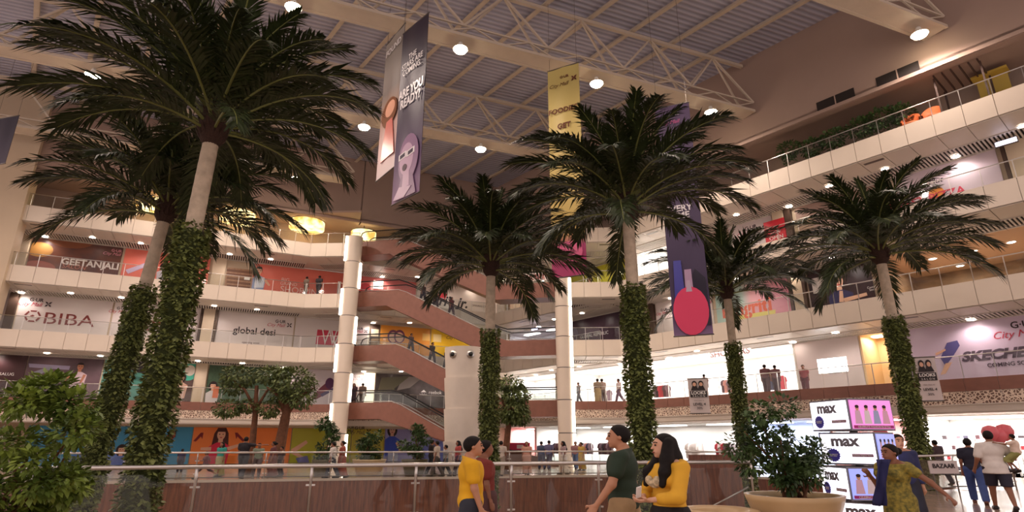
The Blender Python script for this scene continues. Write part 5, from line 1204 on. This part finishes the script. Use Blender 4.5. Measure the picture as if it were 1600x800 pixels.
# ---- people on the far floor, the galleries and the escalators
def far(px, D, face, h, top, bot, label, hair='short', z=0.0, py=700, **k):
    x = at(px, py, D).x
    return person(label, x, D, z, face, h, k.pop('skin', 1), top, bottom=bot, hair=hair, det=k.pop('det', 1), group='people on the far floor' if z == 0 else 'people on the galleries and escalators', **k)
TR = lambda *c: ('trousers', c); SK = lambda *c: ('long_skirt', c)
far(383, 27.6, 95, 1.78, (38, 34, 40), TR(44, 42, 50), 'tall man in black reaching his arm to the right by the indoor tree', arms=(DOWN, ((1, .2, -.05), (1, .1, .05))))
far(325, 27.2, 200, 1.22, (110, 52, 60), ('shorts', (70, 50, 60)), 'child running left in front of the orange hoarding', legs=((40, 10), (-34, -60)), arms=(((.2, .6, -.8), (0, .9, .1)), ((.2, -.6, -.8), (.1, .2, -.9))))
far(347, 28.6, 250, 1.55, (46, 140, 128), SK(160, 150, 110), 'woman in a teal top beside the running child', 'long')
far(405, 29.0, 300, 1.5, (120, 130, 110), TR(90, 70, 70), 'person in a grey-green top right of the man in black')
far(428, 28.2, 200, 1.58, (104, 60, 60), SK(110, 70, 66), 'woman in a maroon dress in front of the thick tree trunk', 'bun')
far(441, 29.4, 240, 1.35, (70, 50, 50), TR(60, 50, 50), 'child in brown beside the thick tree trunk')
far(286, 33.0, 120, 1.2, (44, 40, 70), TR(40, 44, 60), 'child in navy before the sky blue hoarding')
far(521, 27.6, 180, 1.56, (218, 210, 202), TR(60, 60, 72), 'man in a white shirt left of the round pillar base')
far(536, 28.0, 200, 1.6, (156, 78, 62), SK(160, 84, 66), 'woman in a rust-coloured sari by the round pillar base', 'bun')
far(683, 28.6, 170, 1.6, (188, 174, 158), TR(80, 74, 70), 'man in a beige shirt behind the walker in yellow')
far(697, 29.2, 190, 1.42, (150, 150, 150), TR(60, 56, 60), 'youth in grey beside the man in beige')
far(675, 30.0, 30, 1.66, (70, 60, 60), TR(50, 50, 60), 'man in dark clothes near the pot beside the drum column')
far(716, 29.6, 200, 1.62, (176, 76, 72), TR(70, 50, 60), 'woman in a red top left of the walker in yellow', 'long')
far(783, 29.4, 80, 1.6, (200, 186, 172), TR(150, 136, 122), 'man in cream clothes right of the slender palm trunk')
far(823, 30.8, 260, 1.58, (206, 150, 130), SK(206, 156, 138), 'woman in a peach sari in front of the pink counter', 'bun')
far(846, 36.5, 100, 1.6, (72, 84, 110), TR(60, 66, 90), 'person in blue entering the bright white shop')
far(858, 36.0, 60, 1.66, (96, 96, 130), TR(70, 70, 90), 'person in grey-blue at the door of the bright white shop')
far(880, 31.4, 190, 1.6, (176, 150, 150), SK(214, 200, 186), 'woman in a pale long dress by the right pillar', 'long')
far(899, 37.0, 250, 1.6, (150, 110, 110), TR(90, 110, 150), 'shopper with a blue bag right of the right pillar')
far(908, 35.5, 210, 1.55, (190, 160, 80), SK(170, 140, 70), 'woman in an ochre dress in front of the clothes racks', 'bun')
far(1056, 33.0, 200, 1.5, (170, 110, 100), TR(80, 60, 60), 'shopper in rose in front of the white clothes shop')
# galleries
gz = lambda n: n * H - .03
def gal(ln, n, px, py, face, h, top, bot, label, hair='short', d=.6, **k):
    a, _ = ln.off(d).hit(px, py); q = ln.P(a, d, gz(n)); return person(label, q.x, q.y, q.z, face, h, 1, top, bottom=bot, hair=hair, det=1, group='people on the galleries and escalators', **k)
gal(LW, 3, 478, 450, 60, 1.6, (120, 104, 90), TR(110, 90, 80), 'person in tan leaning at the railing before the coral hoarding', d=.5)
gal(LL, 3, 498, 448, 80, 1.75, (50, 44, 48), TR(60, 52, 56), 'man in dark clothes at the railing before the coral hoarding', d=.7)
gal(LL, 1, 553, 608, 270, 1.62, (60, 40, 50), SK(60, 44, 54), 'woman in a dark dress on the first landing', 'long', d=.6)
gal(LL, 1, 567, 606, 90, 1.72, (120, 96, 84), TR(70, 56, 54), 'man in brown on the first landing beside the cream panel', d=1.5)
gal(RL, 1, 904, 612, 200, 1.4, (170, 170, 176), TR(130, 130, 140), 'small figure in grey behind the first-floor railing by the right pillar', d=.8)
gal(RL, 1, 934, 610, 90, 1.68, (150, 130, 110), SK(190, 160, 110), 'woman in a gold skirt looking into the bright first-floor shop', 'bun', d=1.2)
gal(RL, 1, 941, 610, 100, 1.72, (176, 150, 140), TR(120, 100, 96), 'man next to the woman in the gold skirt', d=1.6)
gal(RL, 1, 967, 610, 200, 1.66, (226, 206, 206), TR(120, 90, 110), 'walker in a white shirt on the first-floor gallery', d=.8, legs=((24, 14), (-20, -34)))
gal(RW, 1, 1197, 595, 60, 1.74, (110, 72, 76), TR(90, 66, 72), 'man in plum with arms folded outside the bright store', d=1.6)
gal(RW, 1, 1213, 595, 60, 1.66, (120, 84, 88), TR(96, 76, 84), 'companion in mauve outside the bright store', d=1.7)
gal(RW, 1, 1102, 610, 60, 1.5, (120, 80, 80), TR(80, 60, 70), 'dark figure behind the left LOOKS banner', d=1.5)
gal(RW, 1, 1258, 598, 240, 1.6, (150, 70, 74), TR(100, 50, 60), 'shopper in red at the end of the bright store', d=2.4)
def rider(level, t, top, bot, label, hair='short', face=-30, h=1.66, **k):
    x = X1 + (X2 - X1) * t; yy = .55 + k.pop('side', 0); q = EA + eu * x + V2(-eu.y, eu.x) * yy; return person(label, q.x, q.y, level * H - H * t + .0, face, h, 1, top, bottom=bot, hair=hair, det=1, group='people on the galleries and escalators', **k)
rider(3, .21, (60, 44, 44), TR(50, 44, 50), 'rider in dark brown highest on the upper escalator')
rider(3, .33, (74, 58, 56), TR(60, 50, 56), 'rider in grey-brown second from the top of the upper escalator', h=1.5)
rider(3, .48, (84, 44, 46), TR(60, 40, 46), 'rider in maroon lowest on the upper escalator', 'long', h=1.55)
rider(2, .12, (90, 70, 70), TR(60, 56, 60), 'rider at the head of the middle escalator', h=1.55)
rider(2, .32, (64, 60, 60), TR(54, 50, 56), 'rider in charcoal before the orange hoarding')
rider(2, .44, (70, 62, 50), TR(60, 56, 60), 'rider in olive-brown before the orange hoarding', side=.35)
rider(2, .50, (196, 150, 60), TR(80, 60, 50), 'rider in ochre low on the middle escalator', h=1.6)
rider(2, .63, (150, 160, 170), TR(70, 70, 90), 'rider in grey lowest on the middle escalator', h=1.55)
rider(1, .52, (150, 50, 60), TR(60, 44, 50), 'woman in red on the lowest escalator', 'long', h=1.6)
rider(1, .57, (60, 40, 44), TR(50, 40, 46), 'companion in dark clothes on the lowest escalator', h=1.6, side=.4)
# ------------------------------------------------------------------ tower of rotated light boxes
TX = at(1338, 700, 9.8).x; TY = 9.8
tw = tag(empty('sign_tower', (TX, TY, 0)), 'tower of four twisted glowing light boxes lettered max, beside the ficus', 'sign')
M_LB = glow(250, 248, 255, 1.15); M_FR = mat('box_frame', lin(120, 118, 128), .35, metal=.7)
M_PINK = mat('pink_screen', lin(216, 120, 190), .3, emit=.7, ecol=lin(214, 130, 196)); M_BLUE = mat('blue_screen', lin(130, 140, 220), .3, emit=.7, ecol=lin(150, 160, 230))
GREYT = paint(120, 116, 126); BADGE = paint(74, 70, 170, .4)
va = math.atan2(-TY, -TX)
def face_frame(ang, half):     # local frame of a box face whose outward normal has the given angle
    n = Vector((math.cos(ang), math.sin(ang), 0)); u = Vector((0, 0, 1)).cross(n); M = Matrix((( u.x, 0, n.x, n.x * half), (u.y, 0, n.y, n.y * half), (0, 1, 0, 0), (0, 0, 0, 1))); return M
for k, (phi, scr) in enumerate(((47, M_PINK), (20, M_BLUE), (61, M_BLUE), (14, M_PINK))):
    zc = 2.17 - .25 - k * .505; S2 = .41; A = va - R(phi); off_x = (0, .03, -.02, .05)[k]
    b = MB(); b.box((0, 0, 0), (S2 * 2, S2 * 2, .48), A); bx_ = b.build('light_box', M_FR, tw, loc=(off_x, 0, zc))
    for fi in range(4):
        M = face_frame(A + R(90) * fi, S2); ispic = fi % 2 == 1
        b = MB(); b.box((0, 0, .006), (S2 * 2 - .05, .43, .012)); p_ = inst('screen', b.mesh('screen', scr if ispic else M_LB), bx_, M=M)
        def stick(me, x, y, nm, z=.016): inst(nm, me, bx_, M=M @ Matrix.Translation((x, y, z)))
        if not ispic:
            stick(text_mesh('max', GREYT, width=.42, height=.125, bold=.045, extr=.002), -.02, .09, 'lettering')
            b = MB(); pts = [((.105 if i % 2 else .09) * math.cos(i * math.pi / 16), (.105 if i % 2 else .09) * math.sin(i * math.pi / 16)) for i in range(32)]; b.prism(pts, 0, .003); stick(b.mesh('badge', BADGE), -.22, -.10, 'badge')
            stick(text_mesh('CELEBRATE\nBIG SALE', WHT, width=.13, extr=.001), -.22, -.10, 'lettering', .021)
            b = MB(); b.box((0, 0, .001), (.30, .045, .003)); stick(b.mesh('bar', paint(150, 100, 130)), .2, -.10, 'bar'); stick(text_mesh('fashion begins here', WHT, width=.27, extr=.001), .2, -.10, 'lettering', .021)
        else:
            for i in range(4):
                x = -.26 + i * .17; bcol = [(236, 200, 230), (246, 236, 246), (180, 190, 236), (240, 190, 220)][i]
                b = MB(); b.add([(x - .07, -.14, .003), (x + .07, -.14, .003), (x + .045, .06, .003), (x - .045, .06, .003)], [(0, 1, 2, 3)]); stick(b.mesh('print', paint(*bcol)), 0, 0, 'print', .012 + .001 * i)
                b = MB(); b.prism([(x + .032 * math.cos(q * .5236), .095 + .04 * math.sin(q * .5236)) for q in range(12)], 0, .003); stick(b.mesh('print', SKIN), 0, 0, 'print', .014)
                b = MB(); b.prism([(x + .036 * math.cos(q * .5236), .118 + .025 * math.sin(q * .5236)) for q in range(12)], 0, .003); stick(b.mesh('print', HAIRB), 0, 0, 'print', .0155)
            b = MB(); b.box((0, -.185, .001), (.74, .045, .003)); stick(b.mesh('bar', paint(176, 50, 130)), 0, 0, 'bar'); stick(text_mesh('CELEBRATE FASHION IN STYLE', WHT, width=.6, extr=.001), 0, -.185, 'lettering', .021)
b = MB(); b.box((0, 0, .09), (.7, .7, .18), va); b.build('plinth', M_FR, tw)
b = MB(); b.tube([(0, 0, .1), (0, 0, 2.1)], .06, 10); b.build('mast', M_STEELD, tw)

# round beige bench in the lower foreground
p = at(1132, 790, 8.6)
bn_ = tag(empty('round_bench', (p.x, 8.9, 0)), 'curved beige bench rim at the bottom edge beside the woman in yellow', 'bench')
b = MB(); b.lathe([(.42, .02), (.50, .40), (.55, .54), (.56, .60), (.48, .62), (.34, .58), (.32, .3)], 36); b.build('shell', M_POT, bn_, True)
b = MB(); b.lathe([(.33, .54), (.2, .55), (.02, .55)], 24); b.build('seat_pad', mat('tan_cushion', lin(176, 150, 118), .8), bn_, True)
# bazaar board on the right-hand railing
p = at(1474, 730, 19.4)
o = tag(empty('shop_board', (p.x, 19.4, 0)), 'small white board lettered BAZAAR on short legs by the right railing', 'sign')
b = MB(); b.box((0, 0, p.z), (.9, .04, .38)); b.build('panel', paint(206, 196, 194), o)
q = inst('lettering', text_mesh('BAZAAR', INK, width=.7, bold=.02), o); q.location = (0, -.03, p.z + .04); q.rotation_euler = (R(90), 0, 0)
for x in (-.35, .35):
    b = MB(); b.tube([(x, .02, 0), (x, .02, p.z - .15)], .02, 8); b.build('leg', M_STEELD, o)

# ------------------------------------------------------------------ goods in the open shops
rnd = random.Random(77)
def garment(w, h, t=.05):
    b = MB(); pr = [(-.12, .0), (-.5, -.12), (-.62, -.42), (-.44, -.46), (-.42, -1), (.42, -1), (.44, -.46), (.62, -.42), (.5, -.12), (.12, 0)]; n = len(pr)
    b.add([(x * w, -t / 2, z * h) for x, z in pr] + [(x * w, t / 2, z * h) for x, z in pr], [tuple(reversed(range(n))), tuple(range(n, 2 * n))] + [(i, (i + 1) % n, n + (i + 1) % n, n + i) for i in range(n)]); return b
GCOL = [(176, 60, 70), (90, 60, 66), (236, 228, 226), (120, 96, 104), (70, 66, 84), (214, 150, 140), (200, 190, 200), (60, 50, 54)]
GM = [garment(.42, .85).mesh('garment', paint(*c, .8)) for c in GCOL]
GMW = [garment(.5, 1.0).mesh('white_garment', paint(236, 228, 224, .8))]
def rack(ln, a, d, z0, n, width, label, cols=None, hh=1.5):
    p = ln.P(a, d, z0); o = tag(empty('clothes_rack', p, ln.ang), label, 'clothes rack', 'clothes racks in the shops')
    b = MB(); b.tube([(-width / 2, 0, 0), (-width / 2, 0, hh), (width / 2, 0, hh), (width / 2, 0, 0)], .02, 6); b.tube([(-width / 2, -.25, .03), (-width / 2, .25, .03)], .02, 6); b.tube([(width / 2, -.25, .03), (width / 2, .25, .03)], .02, 6); b.build('frame', M_STEEL, o, True)
    for i in range(n):
        g = inst('garment', (cols or GM)[rnd.randrange(len(cols or GM))], o); g.location = (-width / 2 + width * (i + .5) / n, 0, hh - .03); g.rotation_euler = (0, 0, R(rnd.uniform(25, 70)))
ln, a0, a1, z0 = SHOP0
RL_ = ['beside the right pillar', 'left of the green-shirted man', 'behind the green-shirted man', 'between the two walkers and the vine trunk', 'behind the woman in yellow', 'left of the parapet', 'behind the smallest palm']
for i in range(7):
    a = a0 + (a1 - a0) * (i + .7) / 7.4; rack(ln, a, 1.0 + .5 * (i % 2), z0, 6, 1.3, 'rack of clothes in the bright ground-floor shop, %s' % RL_[i], GMW if i in (4, 5) else None, 1.5)
ln, a0, a1, z0 = SHOP1
for i in range(6):
    a = a0 + (a1 - a0) * (i + 1.2) / 7; rack(ln, a, 1.3 + .4 * (i % 2), z0, 6, 1.3, 'rack of clothes in the bright first-floor store, %s from the pillar' % ['first', 'second', 'third', 'fourth', 'fifth', 'sixth'][i], None, 1.45)
ln, a0, a1, z0 = SHOP2
for i in range(3):
    a = a0 + (a1 - a0) * (i + .5) / 3.6; p = ln.P(a, 1.6, z0); o = tag(empty('shop_shelf', p, ln.ang), 'white shop shelf stacked with goods in the right-hand store, %s' % ['behind the palm trunk', 'in its middle', 'at its far end'][i], 'shelf', 'shelves in the right-hand store')
    for x in (-.75, .75): ubox('upright', M_WHITEP, o, (x, 0, .9), (.04, .35, 1.8))
    for j in range(4):
        ubox('board', M_WHITEP, o, (0, 0, .15 + j * .5), (1.5, .35, .03))
        for q in range(5): ubox('goods', paint(*GCOL[rnd.randrange(8)], .7), o, (-.6 + q * .3, 0, .15 + j * .5 + .1 + .02), (rnd.uniform(.12, .22), .2, rnd.uniform(.12, .2)))
# balloons by the pink shop
for i, (px, py) in enumerate(((1376, 680), (1386, 690), (1398, 694), (1548, 678), (1560, 682), (1570, 676))):
    p = at(px, py, 24.0 if px < 1450 else 21.8); o = tag(empty('balloon', p), 'pink balloon, %s' % ['topmost of the cluster by the sign tower', 'middle of the cluster by the sign tower', 'lowest of the cluster by the sign tower', 'leftmost of three behind the white-shirted man', 'lowest of three behind the white-shirted man', 'highest of three behind the white-shirted man'][i], 'balloon', 'pink balloons')
    b = MB(); b.lathe([(.01, -.3), (.12, -.24), (.26, -.05), (.28, .08), (.2, .24), (.02, .3)], 18); b.build('skin', paint(226, 110, 120, .25), o, True)
    b = MB(); b.tube([(0, 0, -.3), (.03, 0, -.8), (0, .02, -p.z + .02)], .006, 4); b.build('string', M_WHITEP, o)

# ------------------------------------------------------------------ terrace furniture on the top right floor
for i, (px, py) in enumerate(((1424, 196), (1458, 187))):
    a, z = RW.off(.9).hit(px, py); p = RW.P(a, .9, 16.75); o = tag(empty('tub_chair', p, RW.ang), 'orange tub chair behind the terrace glass, %s of the pair' % ('left' if i == 0 else 'right'), 'chair', 'orange terrace chairs')
    b = MB(); n = 16; V_ = []
    for k in range(n + 1):
        t = math.pi * k / n; hgt = .35 + .45 * math.sin(t); x, y = -.45 * math.cos(t), .40 * math.sin(t)
        for s_, zz in ((1, .15), (1, hgt + .35), (.86, hgt + .33), (.8, .4)): b.v.append((x * s_, y * s_, zz))
    for k in range(n):
        for j in range(3): q = k * 4 + j; b.f.append((q, q + 4, q + 5, q + 1)); b.mi.append(0)
    b.build('shell', paint(216, 110, 66, .5), o, True)
    b = MB(); b.lathe([(.36, .3), (.38, .42), (.3, .46)], 18, (0, -.02, 0)); b.build('seat', paint(226, 128, 84, .7), o, True)
    for x, y in ((-.3, -.15), (.3, -.15), (-.25, .25), (.25, .25)): b = MB(); b.tube([(x, y, 0), (x * .9, y * .9, .32)], .02, 6); b.build('leg', M_STEELD, o)
a0, z0 = RW.off(2.6).hit(1530, 150); a1, _ = RW.off(2.6).hit(1578, 130)
k_ = tag(empty('terrace_kiosk', RW.P((a0 + a1) / 2, 2.6, 16.75), RW.ang), 'yellow kiosk on the terrace at the top right', 'kiosk')
ubox('counter', paint(206, 196, 180), k_, (0, -.1, .5), (a1 - a0, .7, 1.0)); ubox('back_panel', paint(206, 176, 80), k_, (0, .3, 1.2), (a1 - a0, .1, 2.4)); ubox('canopy', paint(190, 160, 70), k_, (0, 0, 2.35), (a1 - a0 + .2, .8, .12))
pg = tag(empty('pergola', RW.P(RW.hit(1495, 130)[0], 1.6, 16.75), RW.ang), 'dark pergola bars over the top right terrace', 'pergola')
for j in range(6): ubox('bar', paint(70, 48, 40), pg, (-.9 + j * .36, 0, 2.35), (.06, 2.2, .1))
for x in (-.95, .95):
    for y in (-.9, .9): ubox('post', paint(70, 48, 40), pg, (x, y, 1.15), (.08, .08, 2.3))
# small hanging lit signs
for (w, k, px, py, lb) in (('R', 3, 1575, 232, 'at the right edge below the top gallery'), ('R', 2, 836, 517, 'in the recess behind the right pillar')):
    a, z = LNE(w).off(-1.2).hit(px, py); p = LNE(w).P(a, -1.2, ZT1(k) - .35); o = tag(empty('lit_sign', p, LNE(w).ang), 'small lit hanging sign box %s' % lb, 'sign', 'small hanging lit signs')
    b = MB(); b.box((0, 0, 0), (.9, .1, .3)); b.build('case', M_STEELD, o); b = MB(); b.box((0, -.055, 0), (.82, .01, .22)); b.build('face', glow(230, 226, 255, 2.2), o)
    for x in (-.35, .35): q = MB(); q.tube([(x, 0, .15), (x, 0, .34)], .012, 5); q.build('rod', M_STEELD, o)
# advertising board on the right landing of the upper escalator
q = EA + eu * (eL - 2.2); p = Vector((q.x, q.y, 3 * H + .65))
o = tag(empty('advert_board', (q.x, q.y, 3 * H + .15), eang), 'white board with red letters FOR ADVERTISING at the upper escalator foot', 'sign')
b = MB(); b.box((0, -.12, .42), (2.2, .04, .62)); b.build('panel', paint(236, 226, 220), o)
m_ = inst('lettering', text_mesh('FOR ADVERTISING\nCALL: 9650 46', paint(200, 60, 50), width=1.9, bold=.02), o); m_.location = (0, -.145, .42); m_.rotation_euler = (R(90), 0, 0)
